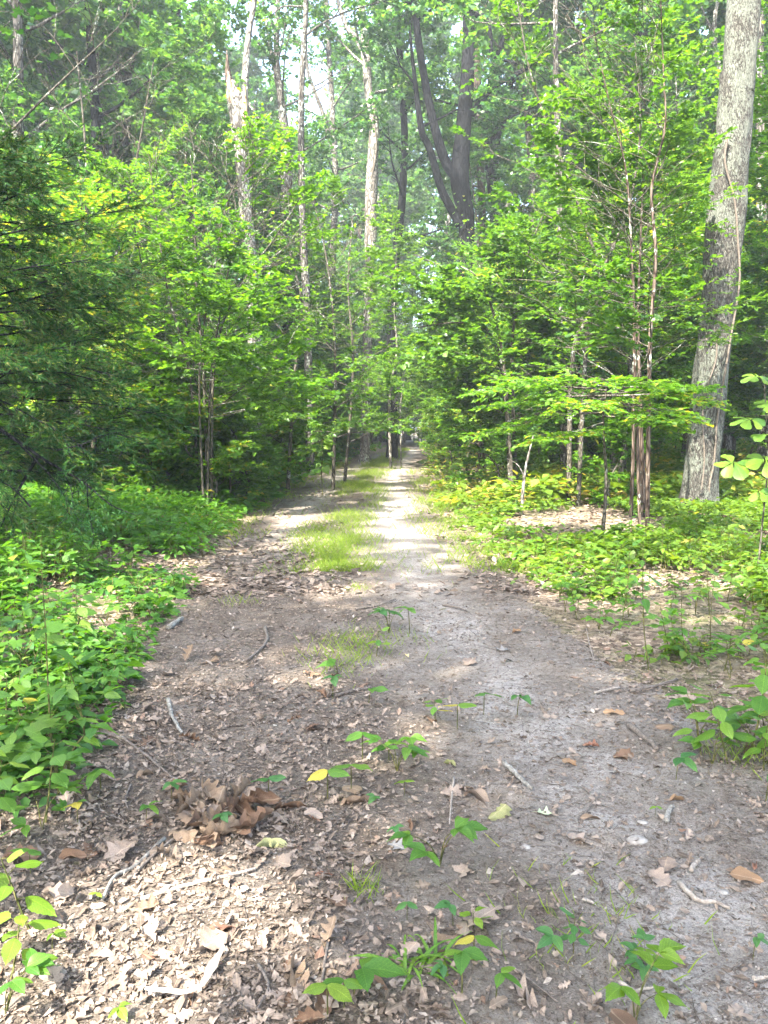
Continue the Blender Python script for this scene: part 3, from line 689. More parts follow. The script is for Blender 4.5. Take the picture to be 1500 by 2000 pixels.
for k, (x, y, x2, y2) in enumerate([(470, 265, 500, 240), (462, 240, 440, 260), (468, 300, 495, 265), (479, 200, 495, 225)]):
    b = MB(); b.tube(grow_line(np.random.default_rng(k), atd(x, y, d)-b0, atd(x2, y2, d)-atd(x, y, d), 1.1, 5, 0, .3), [.03, .028, .024, .02, .015, .008], 5, .3); b.build('dead_branch', M['bark'], broken, True)

TALL = [   # pixel track, distance, radii, bark, label
    ([(566, 930), (562, 700), (560, 480), (559, 330), (556, 260), (548, 190), (540, 110), (543, 0)], 32, [.25, .24, .22, .21, .20, .14, .12, .10], 'bark', 'grey twin stemmed tree between the snapped tree and the pale vine wrapped trunk',
     [[(557, 250), (545, 180), (532, 110), (522, 60), (512, -10), (505, -120)]]),
    ([(606, 900), (603, 760), (600, 620), (594, 500), (590, 400), (588, 280), (590, 150), (598, 0)], 27, [.15, .145, .14, .13, .12, .11, .10, .08], 'bark', 'slim brown trunk standing just right of the grey twin stemmed tree', []),
    ([(194, 900), (193, 700), (192, 430), (190, 350), (188, 250), (180, 120), (172, 0)], 26, [.20, .19, .18, .17, .16, .14, .11], 'bark_dark_shaded', 'dark straight trunk glimpsed high behind the cedar', []),
    ([(222, 900), (223, 700), (224, 480), (224, 400), (226, 300), (232, 150), (236, 0)], 29, [.18, .17, .16, .15, .14, .13, .10], 'bark_pale', 'pale trunk glimpsed next to the dark straight one behind the cedar', []),
    ([(250, 900), (250, 600), (248, 400), (247, 250), (246, 120), (236, 20), (225, -80)], 31, [.22, .21, .20, .19, .18, .15, .10], 'bark', 'grey trunk forking against the sky at upper left', [[(247, 170), (258, 110), (268, 40), (276, -60)]]),
    ([(942, 900), (942, 700), (944, 520), (941, 400), (938, 300), (933, 180), (930, 60), (928, -40)], 40, [.22, .21, .21, .20, .20, .19, .17, .15], 'bark_red', 'reddish flaking trunk right behind the dark forked tree', []),
    ([(968, 900), (967, 600), (965, 400), (966, 280), (968, 180), (975, 60), (985, -40)], 42, [.26, .25, .24, .24, .23, .20, .16], 'bark_dark_shaded', 'dark trunk just right of the reddish flaking one', [[(966, 290), (985, 230), (1000, 150), (1012, 60)]]),
    ([(766, 880), (766, 800), (764, 700), (768, 560), (778, 460), (786, 380), (790, 260), (782, 120), (770, 0)], 38, [.27, .26, .22, .2, .19, .18, .16, .15, .12], 'bark_dark_shaded', 'dark trunk at the left side where the track ends', []),
    ([(1035, 900), (1034, 700), (1040, 500), (1038, 350), (1032, 250), (1024, 120), (1020, 0)], 36, [.18, .17, .16, .16, .15, .13, .1], 'bark', 'grey trunk below the big patch of open sky', [[(1036, 300), (1050, 270), (1062, 220), (1070, 120)]]),
    ([(1158, 900), (1158, 600), (1160, 400), (1166, 250), (1172, 120), (1178, 0)], 30, [.17, .16, .15, .15, .13, .1], 'bark_dark_shaded', 'dark straight trunk behind the leafy sprays right of the open sky', []),
    ([(1104, 915), (1103, 830), (1102, 700), (1098, 520), (1092, 350), (1088, 200), (1085, 50)], 20, [.125, .115, .11, .10, .09, .08, .06], 'bark', 'brown trunk standing behind the low sunlit spray on the right', []),
    ([(640, 900), (642, 700), (650, 500), (655, 350), (648, 200), (640, 60), (636, -40)], 44, [.2, .19, .18, .17, .16, .14, .12], 'bark', 'faint grey trunk left of the pale vine wrapped one', [[(652, 300), (630, 220), (600, 130), (598, 20)]]),
    ([(40, 900), (40, 700), (38, 400), (36, 200), (34, 0)], 22, [.17, .16, .15, .14, .12], 'bark', 'grey trunk hidden behind the cedar near the picture edge', []),
    ([(352, 900), (352, 600), (356, 300), (352, 150), (346, 0)], 34, [.19, .18, .17, .15, .13], 'bark_dark_shaded', 'dark trunk behind the bright sapling clump', []),
    ([(1490, 920), (1492, 700), (1488, 400), (1486, 200), (1484, 0)], 24, [.17, .16, .15, .14, .12], 'bark', 'grey trunk behind the lichened oak on its right', []),
]
for i, (pts, d, rad, bk, lab, forks) in enumerate(TALL):
    P = upto(px_path(pts, d), 19+3*(i % 3)); lim = [([atd(a, b, d) for a, b in f], [rad[-3]*.8, rad[-3]*.7, rad[-3]*.6, .05][:4]+[.04]*(len(f)-4)) for f in forks]
    big_tree('tall_tree', lab, 'tree', 30+i, P, list(rad)+[.04], M[bk], M['leaf_can'], dict(CR, t0=.62 if i < 2 else .45, n_limb=9 if i < 2 else 11, limb_len=4.0, n_br=5, n_tw=8, n_lf=14), lim, 'tall trees behind the understorey', leaf=.20, m=10, flare=.3)

# the trees behind and beside the camera whose crowns shade the foreground
SHADE = [(-10, -6), (-4.2, -8), (-7.5, -12), (2.9, -5.5), (-8.6, .5), (-4.4, -2.2), (-13, -3), (-9.5, 7.5), (4.2, -1), (-12, 14.5), (6.5, 4.5), (-16, 6)]
for i, (x, y) in enumerate(SHADE):
    r_ = np.random.default_rng(60+i); H = r_.uniform(18, 23); z = gzf(x, y)-.12
    P = np.array([[x, y, z], [x+r_.uniform(-.3, .3), y, z+H*.3], [x+r_.uniform(-.6, .6), y+r_.uniform(-.5, .5), z+H*.65], [x+r_.uniform(-1, 1), y+r_.uniform(-1, 1), z+H]])
    big_tree('shade_tree', 'tall forest tree with an open leafy crown standing beside the viewer', 'tree', 80+i, P, [.26, .22, .15, .03], M['bark'], M['leaf_can'],
             dict(CR, t0=.42, n_limb=14, limb_len=5.6, n_tw=9, n_lf=8), group='trees around the viewpoint', leaf=.30, m=10)

# ------------------------------------------------------------------ a stock of trees and saplings to copy through the wood
def stock_tree(i, bark, H, r, crown, leaf, leafm, tpl=DIA):
    rg = np.random.default_rng(200+i)
    P = np.array([[0, 0, -.15], [rg.normal(0, .1), rg.normal(0, .1), H*.25], [rg.normal(0, .35), rg.normal(0, .35), H*.55], [rg.normal(0, .6), rg.normal(0, .6), H*.8], [rg.normal(0, .9), rg.normal(0, .9), H]])
    return big_tree('woodland_tree', 'tall woodland tree', 'tree', 210+i, P, [r, r*.9, r*.7, r*.45, .02], bark, leafm, crown, carve_on=False, leaf=leaf, m=9, n=36, leaf_tpl=tpl)
WIN = [(420, 520, 25, 310), (680, 770, 33, 430), (800, 960, 30, 440)]
HS = [4.5, 6.5, 3.2, 8.5, 5.5, 7.5, 12, 14, 1.6, 1.2, 2.2]
def sightok(x, y, h):
    px = 750+x/y*FOC
    return all(not (a-35 < px < b+35 and y < dm) or h*1.1 < CAM_H+(835-pt)/FOC*y for a, b, dm, pt in WIN)
def zone(x, y):
    return ('left' if x < (xl(y)+xr(y))/2 else 'right') + ' of the track, ' + ('fairly near' if y < 22 else 'halfway along' if y < 42 else 'far back')
def corridor(x, y, marg): return (x > xl(y)-marg) and (x < xr(y)+marg)
rng = np.random.default_rng(21)
stock = [stock_tree(0, M['bark'], 22, .24, dict(CR, n_limb=12, limb_len=4.6, n_lf=15), .28, M['leaf_can']),
         stock_tree(1, M['bark_dark_shaded'], 25, .26, dict(CR, t0=.5, n_limb=12, limb_len=4.8, n_lf=15), .29, M['leaf_can']),
         stock_tree(2, M['bark_pale'], 19, .18, dict(CR, t0=.35, n_limb=13, limb_len=3.8, n_lf=12), .20, M['leaf_can']),
         stock_tree(3, M['bark_red'], 24, .22, dict(CR, t0=.55, n_limb=10, limb_len=4.2, n_lf=15), .28, M['leaf_can'])]
spots = []
tries = 0
while len(spots) < 150 and tries < 9000:
    tries += 1
    y = 24+80*rng.random()**1.1; x = rng.uniform(-1, 1)*(6+y*.62)
    if y < 62 and corridor(x, y, 1.6): continue
    if not sightok(x, y-3, 20): continue
    if y < 38 and abs(x+6.6-(xl(y+10)+xr(y+10))/2) < 2.4: continue          # keeps the air above the track open to the sun
    if any((x-a)**2+(y-b_)**2 < 2.0**2 for a, b_ in spots): continue
    spots.append((x, y))
names = ['grey barked woodland tree', 'dark barked woodland tree', 'pale barked woodland tree', 'brown barked woodland tree']
grp = ['grey trees', 'dark trees', 'pale trees', 'brown trees']
first = [True]*4
for x, y in spots:
    k = int(rng.integers(4)); z = gzf(x, y)
    if first[k]:
        first[k] = False; o = stock[k]; o.location = (x, y, z); o['label'] = names[k]+' '+zone(x, y); o['group'] = grp[k]+' '+zone(x, y); o.rotation_euler.z = rng.uniform(0, 6)
    else:
        copy_tree(stock[k], (x, y, z), rng.uniform(0, 6.28), rng.uniform(.88, 1.15)*min(1.4, 1+.010*max(0, y-36)), names[k]+' '+zone(x, y), grp[k]+' '+zone(x, y))

def sapling(name, label, seed, stems, leaf, leafm, tpl, gr, group=None, bark='bark_sap', carve_on=True, base=None, cat='sapling', rsc=1.0):
    """stems: list of (world path, base radius)"""
    rg = np.random.default_rng(seed)
    base = np.array(stems[0][0][0], float) if base is None else np.array(base, float)
    root = thing(name, base, label, cat, group)
    lv = Leaves(); wood = MB()
    for sp, r in stems:
        P = smooth_path(np.asarray(sp, float)-base, 26); t = MB(); R = np.linspace(r, r*.12+.003, 26)
        t.tube(P, R, 7, rg.random()); t.build('trunk', M[bark], root, True)
        grow(rg, P, R, wood, lv, **gr)
    wood.build('branches', M['bark_sap'], root, True)
    A = lv.arr(); ok = carve(A[0]+base, rg) if carve_on else np.ones(len(A[0]), bool)
    k = ok.sum(); lb = MB()
    lb.scatter(tpl, A[0][ok], A[1][ok], A[2][ok], leaf*1.12*rg.uniform(.65, 1.2, k), rg.random(k))
    tag(lb.build('crown', leafm, root), kind='stuff')
    return root
SG = dict(t0=.25, n_limb=18, limb_len=2.0, el=(12, 50), n_br=5, br_len=1.05, n_tw=8, tw_len=.50, n_lf=12, planar=.75, droop=.15, twigwood=False, up=.1, limb_r=.4)
def vstem(x, y, H, lean=(0, 0), z0=None, curve=(0, 0)):
    z = gzf(x, y)-.05
    return np.array([[x, y, z], [x+lean[0]*.3+curve[0], y+lean[1]*.3+curve[1], z+H*.35], [x+lean[0]*.65+curve[0]*.7, y+lean[1]*.65+curve[1]*.7, z+H*.7], [x+lean[0], y+lean[1], z+H]])
def gpx(px, d): return (px-750)/FOC*d*1.0

# stock saplings
stock_s = []
defs = [(4.5, 'leaf_sap', LEAF2, .085, SG), (6.5, 'leaf_sap', LEAF2, .095, dict(SG, limb_len=2.2, n_limb=20, t0=.22)), (3.2, 'leaf_dark', LEAF2, .09, dict(SG, limb_len=1.3, n_limb=13, t0=.2)),
        (8.5, 'leaf_dark', LEAF2, .11, dict(SG, limb_len=2.5, n_limb=22, t0=.25, planar=.55)), (5.5, 'leaf_can', LEAF2, .10, dict(SG, limb_len=2.0, n_limb=18, t0=.2, planar=.6)), (7.5, 'leaf_sap', DIA, .12, dict(SG, limb_len=2.4, n_limb=22, t0=.18, planar=.6)),
        (12.0, 'leaf_can', DIA, .15, dict(SG, limb_len=3.2, n_limb=26, t0=.16, planar=.5, n_br=6, br_len=1.4, tw_len=.6)), (14.0, 'leaf_can', DIA, .16, dict(SG, limb_len=3.4, n_limb=26, t0=.2, planar=.5, n_br=6, br_len=1.5, tw_len=.65)),
        (1.6, 'leaf_sap', LEAF2, .085, dict(SG, limb_len=.8, n_limb=14, t0=.08, n_br=3, br_len=.5, tw_len=.3)), (1.2, 'leaf_dark', LEAF2, .08, dict(SG, limb_len=.7, n_limb=12, t0=.08, n_br=3, br_len=.45, tw_len=.3)), (2.2, 'leaf_sap', LEAF2, .09, dict(SG, limb_len=1.0, n_limb=15, t0=.08, n_br=3, br_len=.6, tw_len=.35))]
for i, (H, lm, tp, lf, g) in enumerate(defs):
    rg = np.random.default_rng(300+i)
    P = np.array([[0, 0, -.05], [rg.normal(0, .1), rg.normal(0, .1), H*.35], [rg.normal(0, .25), rg.normal(0, .25), H*.7], [rg.normal(0, .4), rg.normal(0, .4), H]])
    stock_s.append(sapling('sapling' if H > 2.5 else 'shrub', 'leafy sapling', 310+i, [(P, .018+.006*H)], lf, M[lm], tp, g, carve_on=False, base=(0, 0, 0)))
sn = ['bright green leafy sapling', 'tall bright green sapling', 'small dark green sapling', 'tall dark green sapling', 'bluish green sapling', 'tall broad leaved bright sapling', 'bluish green small tree leafy nearly to the ground', 'taller bluish green small tree with a bare foot', 'bright green waist high shrub', 'dark green knee high shrub', 'loose bright green shrub about head high']
sgp = [s for s in ('bright saplings', 'tall bright saplings', 'small dark saplings', 'tall dark saplings', 'bluish saplings', 'broad leaved saplings', 'leafy small trees', 'taller small trees', 'waist high shrubs', 'knee high shrubs', 'head high shrubs')]
firsts = [True]*11
rng = np.random.default_rng(33)
sp2 = []; tries = 0
while len(sp2) < 300 and tries < 20000:
    tries += 1
    y = 13+62*rng.random()**1.5; x = rng.uniform(-1, 1)*(3.0+y*.54)
    if y < 64 and corridor(x, y, 1.0+.5*rng.random() if y > 24 else 1.9): continue
    if x > 0 and y < 16.5: continue
    if -4.5 < x < 0 and y < 17: continue
    if x < -9.5 and y < 17: continue
    if any((x-a)**2+(y-b_)**2 < .95**2 for a, b_ in sp2): continue
    sp2.append((x, y))
sp2 += [(x, 60+(i*7.3) % 24) for i, x in enumerate(np.arange(-3.5, 14, .62))]
for x, y in sp2:
    k = int(rng.choice([0, 1, 3, 5, 6, 7])) if y > 59 else int(rng.choice(8, p=[.1, .12, .1, .12, .1, .12, .17, .17])) if y > 21 else int(rng.choice([0, 2, 4, 1])); z = gzf(x, y)
    while not sightok(x, y, HS[k]*1.1): k = int(rng.choice([0, 1, 2, 3, 4, 5] if rng.random() < .5 else [2, 8, 10]))
    if firsts[k]:
        firsts[k] = False; o = stock_s[k]; o.location = (x, y, z); o['label'] = sn[k]+' '+zone(x, y); o['group'] = sgp[k]+' '+zone(x, y)
    else: copy_tree(stock_s[k], (x, y, z), rng.uniform(0, 6.28), rng.uniform(.75, 1.1), sn[k]+' '+zone(x, y), sgp[k]+' '+zone(x, y))

c = 0
while c < 95:
    y = 12.5+34*rng.random()**1.3; sd = rng.choice([-1, -1, 1]); off = .5+rng.random()**1.3*(1.5+.22*y); x = float(xl(y)-off if sd < 0 else xr(y)+off)
    if sd > 0 and y < 17 and rng.random() < .75: continue
    k = int(rng.choice([8, 9, 10])); z = gzf(x, y); c += 1
    if not sightok(x, y, HS[k]): k = 9
    if firsts[k]:
        firsts[k] = False; o = stock_s[k]; o.location = (x, y, z); o['label'] = sn[k]+' '+zone(x, y); o['group'] = sgp[k]+' '+zone(x, y)
    else: copy_tree(stock_s[k], (x, y, z), rng.uniform(0, 6.28), rng.uniform(.7, 1.2), sn[k]+' '+zone(x, y), sgp[k]+' '+zone(x, y))

# ------------------------------------------------------------------ the saplings one can tell apart
def stem_px(pts, d): return px_path(pts, d)
# multi-stemmed bright clump on the left
cl = [stem_px([(404, 905), (398, 740), (384, 560), (380, 420), (372, 300)], 14.0), stem_px([(388, 900), (372, 740), (330, 580), (305, 420), (290, 300)], 14.2),
      stem_px([(410, 900), (420, 700), (470, 560), (540, 460), (590, 380)], 13.8), stem_px([(402, 905), (412, 740), (440, 560), (462, 420), (430, 300)], 13.6), stem_px([(396, 905), (390, 720), (420, 520), (450, 380), (520, 290)], 13.4)]
sapling('sapling_clump', 'bright yellow green clump of fanning thin stems left of the track', 401, [(c, .034-.003*i) for i, c in enumerate(cl)], .095, M['leaf_sap'], LEAF2, dict(SG, t0=.28, n_limb=21, limb_len=2.0, n_tw=8))
# low layered spray on the right, each leafy bough its own part
def layered(name, label, seed, base, H, boughs, leaf, leafm, r=.028):
    rg = np.random.default_rng(seed); z = gzf(*base)-.03
    root = thing(name, (base[0], base[1], z), label, 'sapling')
    st = MB(); P = smooth_path(np.array([[0, 0, 0], [.04, .03, H*.4], [-.03, 0, H*.75], [.02, .02, H]]), 14); st.tube(P, np.linspace(r, .006, 14), 7, .4); st.build('trunk', M['bark_sap'], root, True)
    for (az, el, L, t) in boughs:
        p = interp_path(P, t); e = math.radians(el); a = math.radians(az)
        bl = grow_line(rg, p, (math.sin(a)*math.cos(e), math.cos(a)*math.cos(e), math.sin(e)), L, 8, -.12, .12)
        w_ = MB(); w_.tube(bl, np.linspace(r*.5, .003, 9), 5, rg.random()); lv = Leaves()
        for j in range(9):
            q = interp_path(bl, .2+.75*(j+.5)/9); bd = nrm(interp_path(bl, .25+.7*(j+.5)/9)-interp_path(bl, .1+.7*(j+.5)/9)); s_ = nrm(np.cross(bd, UP))*(1 if j % 2 else -1)
            sb = grow_line(rg, q, bd*.7+s_*.8, L*.42*(1-.5*j/9)*rg.uniform(.8, 1.2), 4, -.05, .12)
            w_.tube(sb, np.linspace(.005, .002, 5), 3, rg.random()); lv.twigs(rg, sb, 5, .26, 7, .9, .12, w_, .15, .0022)
        lv.twigs(rg, bl, 7, .3, 7, .9, .12, w_, .3, .0022)
        tw = w_.build('leafy_bough', M['bark_sap'], root, True)
        A = lv.arr(); k = len(A[0]); lb = MB(); lb.scatter(LEAF2, *A, leaf*rg.uniform(.65, 1.15, k), rg.random(k))
        tag(lb.build('foliage', leafm, tw), kind='stuff')
    return root
layered('layered_sapling', 'low sapling with a flat sunlit spray of leaves in front of the oak', 410, (2.75, 9.6), 2.1, [(-95, 6, 1.7, .93), (-70, 3, 1.4, .9), (-110, 10, 1.3, .97), (90, 4, 1.2, .95), (70, 8, 1.0, .9), (110, 2, 1.2, .9), (180, 5, 1.0, .95), (-150, 2, 1.4, .88), (150, 0, 1.2, .86), (-85, -2, 1.5, .8), (100, -4, .9, .78), (-140, -4, 1.2, .74)], .085, M['leaf_sap'])
# thin brown trunk fork right
sapling('young_tree', 'slender brown young tree forking left of the oak', 420, [(stem_px([(1266, 990), (1268, 740), (1272, 620), (1281, 500), (1272, 380), (1285, 310), (1300, 240), (1296, 140), (1288, -60)], 11.2), .034), (stem_px([(1252, 990), (1240, 720), (1238, 600), (1234, 500), (1222, 330), (1190, 200), (1160, 60)], 11.4), .026)], .09, M['leaf_dark'], LEAF2, dict(SG, t0=.24, n_limb=25, limb_len=1.7, n_tw=8, azlim=(2.7, 1.7)), bark='bark_red', cat='tree')
sapling('young_tree', 'leaning dark stemmed young tree with drooping sprays under the open sky', 421, [(stem_px([(1112, 940), (1118, 700), (1150, 620), (1178, 560), (1150, 460), (1100, 320), (1040, 160), (1010, 0)], 14.5), .05), (stem_px([(1130, 940), (1150, 620), (1190, 500), (1230, 400), (1250, 250), (1240, 80)], 14.2), .045)], .09, M['leaf_dark'], LEAF2, dict(SG, t0=.32, n_limb=20, limb_len=2.0, n_tw=7), cat='tree')
sapling('redbud_tree', 'arching small tree with rounded leaves reaching over the track', 422, [(stem_px([(1000, 930), (985, 740), (960, 660), (940, 640), (890, 630), (810, 640)], 16.0), .05), (stem_px([(1010, 930), (1000, 700), (1010, 600), (1030, 500), (1060, 420)], 16.3), .045), (stem_px([(1004, 930), (985, 720), (960, 600), (930, 540), (900, 520)], 15.8), .04)], .11, M['leaf_dark'], LEAFR, dict(SG, t0=.3, n_limb=13, limb_len=1.5, n_tw=7), cat='tree')
sapling('maple_sapling', 'lobed leaved maple reaching in from the upper left', 423, [(np.array([[-7.2, 8.5, -.05], [-6.9, 8.9, 3], [-6.2, 9.6, 6], [-5.2, 10.6, 8.2]]), .055), (np.array([[-7.3, 8.4, -.05], [-6.2, 9.4, 3.2], [-4.9, 10.8, 5.6], [-3.9, 12, 7.4]]), .035)],   .13, M['leaf_can'], MAPLE, dict(SG, t0=.4, n_limb=12, limb_len=2.4, n_br=3, n_lf=7, planar=.7), cat='tree')
sapling('young_tree', 'dense leafy young tree behind the cedar', 424, [(stem_px([(150, 900), (160, 600), (170, 350), (150, 100)], 16), .07), (stem_px([(170, 900), (210, 600), (260, 350), (300, 120)], 16.5), .06)], .10, M['leaf_can'], LEAF2, dict(SG, t0=.2, n_limb=22, limb_len=2.3, n_tw=7), cat='tree')
sapling('young_tree', 'shady young tree with dark leaves between oak and track', 425, [(stem_px([(1200, 930), (1190, 640), (1200, 400), (1210, 200)], 17.5), .06), (stem_px([(1340, 940), (1345, 640), (1330, 400), (1320, 150)], 18.5), .06)], .10, M['leaf_dark'], LEAF2, dict(SG, t0=.15, n_limb=22, limb_len=2.2, n_tw=7), cat='tree')
sapling('young_tree', 'yellowish leaved young tree at the right picture edge', 426, [(stem_px([(1560, 960), (1545, 600), (1535, 350), (1500, 150)], 15.5), .05), (stem_px([(1560, 960), (1580, 600), (1560, 300), (1540, 50)], 16), .05)], .10, M['leaf_sap'], LEAF2, dict(SG, t0=.15, n_limb=18, limb_len=1.5), cat='tree')
sapling('young_tree', 'slim young tree left of the bend with light airy leaves', 427, [(stem_px([(650, 905), (655, 700), (640, 520), (610, 380)], 19), .05), (stem_px([(672, 905), (690, 720), (680, 560), (690, 420)], 21), .05), (stem_px([(560, 905), (575, 740), (590, 600), (560, 470)], 18), .05)], .10, M['leaf_dark'], LEAF2, dict(SG, t0=.15, n_limb=18, limb_len=1.7), cat='tree')
sapling('young_tree', 'curving pale stemmed young tree at the dark end of the track', 428, [(stem_px([(764, 880), (760, 800), (766, 740), (775, 680), (770, 600), (775, 480)], 29), .06), (stem_px([(784, 875), (782, 800), (790, 740)], 29), .03)], .12, M['leaf_dark'], LEAF2, dict(SG, t0=.35, n_limb=16, limb_len=1.8), bark='bark_pale', cat='tree')
sapling('young_tree', 'low bushy young tree beside the right track edge further on', 429, [(stem_px([(935, 895), (938, 800), (925, 720), (900, 640)], 22), .06), (stem_px([(948, 895), (942, 800), (960, 700), (985, 600)], 22.3), .05), (stem_px([(870, 890), (868, 820), (872, 740), (880, 660)], 30), .05)], .11, M['leaf_dark'], LEAF2, dict(SG, t0=.15, n_limb=16, limb_len=1.6), bark='bark_red', cat='tree')
# two shaggy cedar trunks left of the oak
for lab, pts, r in (('thicker shaggy red brown trunk left of the oak', [(1256, 1000), (1255, 930), (1252, 860), (1250, 760), (1246, 640), (1250, 500), (1256, 340)], .055), ('thinner shaggy trunk touching the thicker red brown one', [(1232, 1000), (1235, 930), (1237, 860), (1236, 760), (1240, 660), (1236, 560), (1230, 420)], .036)):
    sapling('shaggy_trunk_tree', lab, 430+int(r*1000), [(stem_px(pts, 12.4), r)], .08, M['leaf_dark'], LEAFN, dict(SG, t0=.55, n_limb=12, limb_len=1.3), bark='bark_red', cat='tree')
# dead leaning stick
ds = MB(); P = px_path([(1018, 985), (1024, 930), (1032, 890), (1042, 850)], 13.3); ds.tube(smooth_path(P-P[0], 10), np.linspace(.035, .008, 10), 6, .3)
ds.tube(smooth_path(np.array([P[1], P[1]+[-.12, 0, .2], P[1]+[-.3, 0, .3]])-P[0], 6), np.linspace(.012, .004, 6), 5, .3)
o = ds.build('dead_sapling', M['bark_pale'], None, True); o.location = P[0]; tag(o, 'bare grey dead stem leaning over the right verge', 'dead stem')

# ------------------------------------------------------------------ the cedar at the left edge
def cedar():
    rg = np.random.default_rng(70); bx, by = -4.7, 8.4; z = gzf(bx, by)-.05
    root = thing('cedar_tree', (bx, by, z), 'dark feathery cedar hanging over the left edge', 'tree')
    P = smooth_path(np.array([[0, 0, 0], [.12, .05, 1.0], [.1, .1, 2.2], [.1, 0, 3.6], [.1, 0, 4.5]]), 24); t = MB(); t.tube(P, np.linspace(.085, .02, 24), 9, .4); t.build('trunk', M['bark_red'], root, True)
    PP, AA, NN = [], [], []
    w_ = MB()
    n = 112
    for i in range(n):
        h = 1.1+3.2*(i/n)**1.05; az = i*2.399+rg.uniform(-.4, .4); L = (2.25+.45*math.sin(i*1.3))*(1-.62*((h-1.1)/3.6)**1.8)*rg.uniform(.7, 1.1)
        if h < 1.5: L *= .6
        e = math.radians(rg.uniform(-8, 20)+15*(i/n))
        p = interp_path(P, min(h/4.5, 1)); bl = grow_line(rg, p, (math.cos(az)*math.cos(e), math.sin(az)*math.cos(e), math.sin(e)), L, 7, -.25, .15)
        w_.tube(bl, np.linspace(.015, .003, 8), 5, rg.random())
        for j in range(13):
            s_ = .25+.75*(j+rg.random())/13; q = interp_path(bl, min(s_, 1)); bd = nrm(interp_path(bl, min(1, s_+.05))-interp_path(bl, s_-.1))
            tw = grow_line(rg, q, bd*.8+nrm(np.cross(bd, UP))*rg.uniform(-1, 1)+np.array([0, 0, rg.uniform(-.5, .4)]), rg.uniform(.25, .6), 4, -.25, .3)
            w_.tube(tw, np.linspace(.005, .002, 5), 3, rg.random())
            td = nrm(tw[-1]-tw[0]); sd = nrm(np.cross(td, UP)+rg.normal(0, .3, 3))
            for k in range(8):                                      # flat little sprays, side shoots to the left and right of the twig
                st_ = interp_path(tw, .15+.85*(k+rg.random())/8); sh = nrm(td+sd*rg.uniform(.3, .9)*(1 if k % 2 else -1)+rg.normal(0, .2, 3)); ln = rg.uniform(.07, .17)
                nn = 32 if (st_[0]+bx) > -.66*(st_[1]+by) else 12
                u = rg.uniform(0, 1, nn)[:, None]; d_ = nrm(sh+rg.normal(0, .38, (nn, 3))); PP.append(st_+sh*u*ln); AA.append(d_); NN.append(nrm(rg.normal(0, 1, (nn, 3))))
    w_.build('branches', M['bark_dark_shaded'], root, True)
    PP, AA, NN = map(np.vstack, (PP, AA, NN)); PP = PP
    lb = MB(); k = len(PP); lb.scatter(NEEDLE, PP, AA, NN, rg.uniform(.035, .072, k), rg.random(k)); tag(lb.build('crown', M['cedar'], root), kind='stuff')
    b0 = np.array([bx, by, z])
    for pts, r, d in (([(-60, 800), (20, 852), (90, 900), (160, 940), (215, 985), (262, 1005)], .022, 7.2), ([(40, 870), (90, 920), (130, 975), (160, 1030)], .010, 7.1), ([(-40, 715), (40, 692), (90, 690), (130, 688)], .018, 7.6), ([(110, 880), (160, 868), (200, 850), (250, 842)], .010, 7.2), ([(170, 945), (172, 985), (180, 1040)], .007, 7.1), ([(120, 915), (140, 960), (136, 1010)], .006, 7.1), ([(60, 990), (20, 950), (-30, 930)], .01, 7.2), ([(75, 890), (40, 950), (10, 1010), (-10, 1060)], .02, 8.0)):
        b = MB(); pp_ = smooth_path(np.array([atd(x, y, d)-b0 for x, y in pts]), 20); b.tube(pp_, np.linspace(r, .003, 20), 6, .3)
        for q in range(9):
            s_ = rg.uniform(.25, 1); p_ = interp_path(pp_, s_); b.tube(grow_line(rg, p_, rg.normal(0, 1, 3)+[.3, 0, -.4], rg.uniform(.12, .35), 4, -.3, .3), np.linspace(.004, .0012, 5), 3, .4)
        db = b.build('dead_branch', M['bark_dark_shaded'], root, True)
        fb = MB(); u = rg.uniform(.55, 1, 200); pt = interp_path(pp_, u)+rg.normal(0, .06, (200, 3))-np.array([0, 0, .04]); dd = nrm(rg.normal(0, .6, (200, 3))+[.3, 0, -.5])
        fb.scatter(NEEDLE, pt, dd, rg.normal(0, 1, (200, 3)), rg.uniform(.035, .07, 200), rg.uniform(.3, .9, 200)); tag(fb.build('browned_needles', M['cedar'], db), kind='stuff')
cedar()

# ------------------------------------------------------------------ the wood that closes the view
def far_woods():
    rg = np.random.default_rng(90); n = 60000
    a = rg.uniform(-.62, .62, n); r = rg.uniform(80, 135, n); x, y = np.sin(a)*r, np.cos(a)*r
    z = 44*rg.random(n)**1.0; keep = vnoise(x*.18+z*.12, z*.25+y*.1, 40) > .24+.009*z
    x, y, z = x[keep], y[keep], z[keep]; k = len(x)
    P = np.stack([x, y, z+gz(x, y)], -1); b = MB(); b.scatter(DIA, P, rg.normal(0, 1, (k, 3)), nrm(UP+rg.normal(0, .8, (k, 3))), rg.uniform(.5, 1.0, k), rg.random(k))
    o = b.build('far_woods', M['leaf_can']); tag(o, 'far wall of dim green foliage closing the wood', kind='stuff')
far_woods()

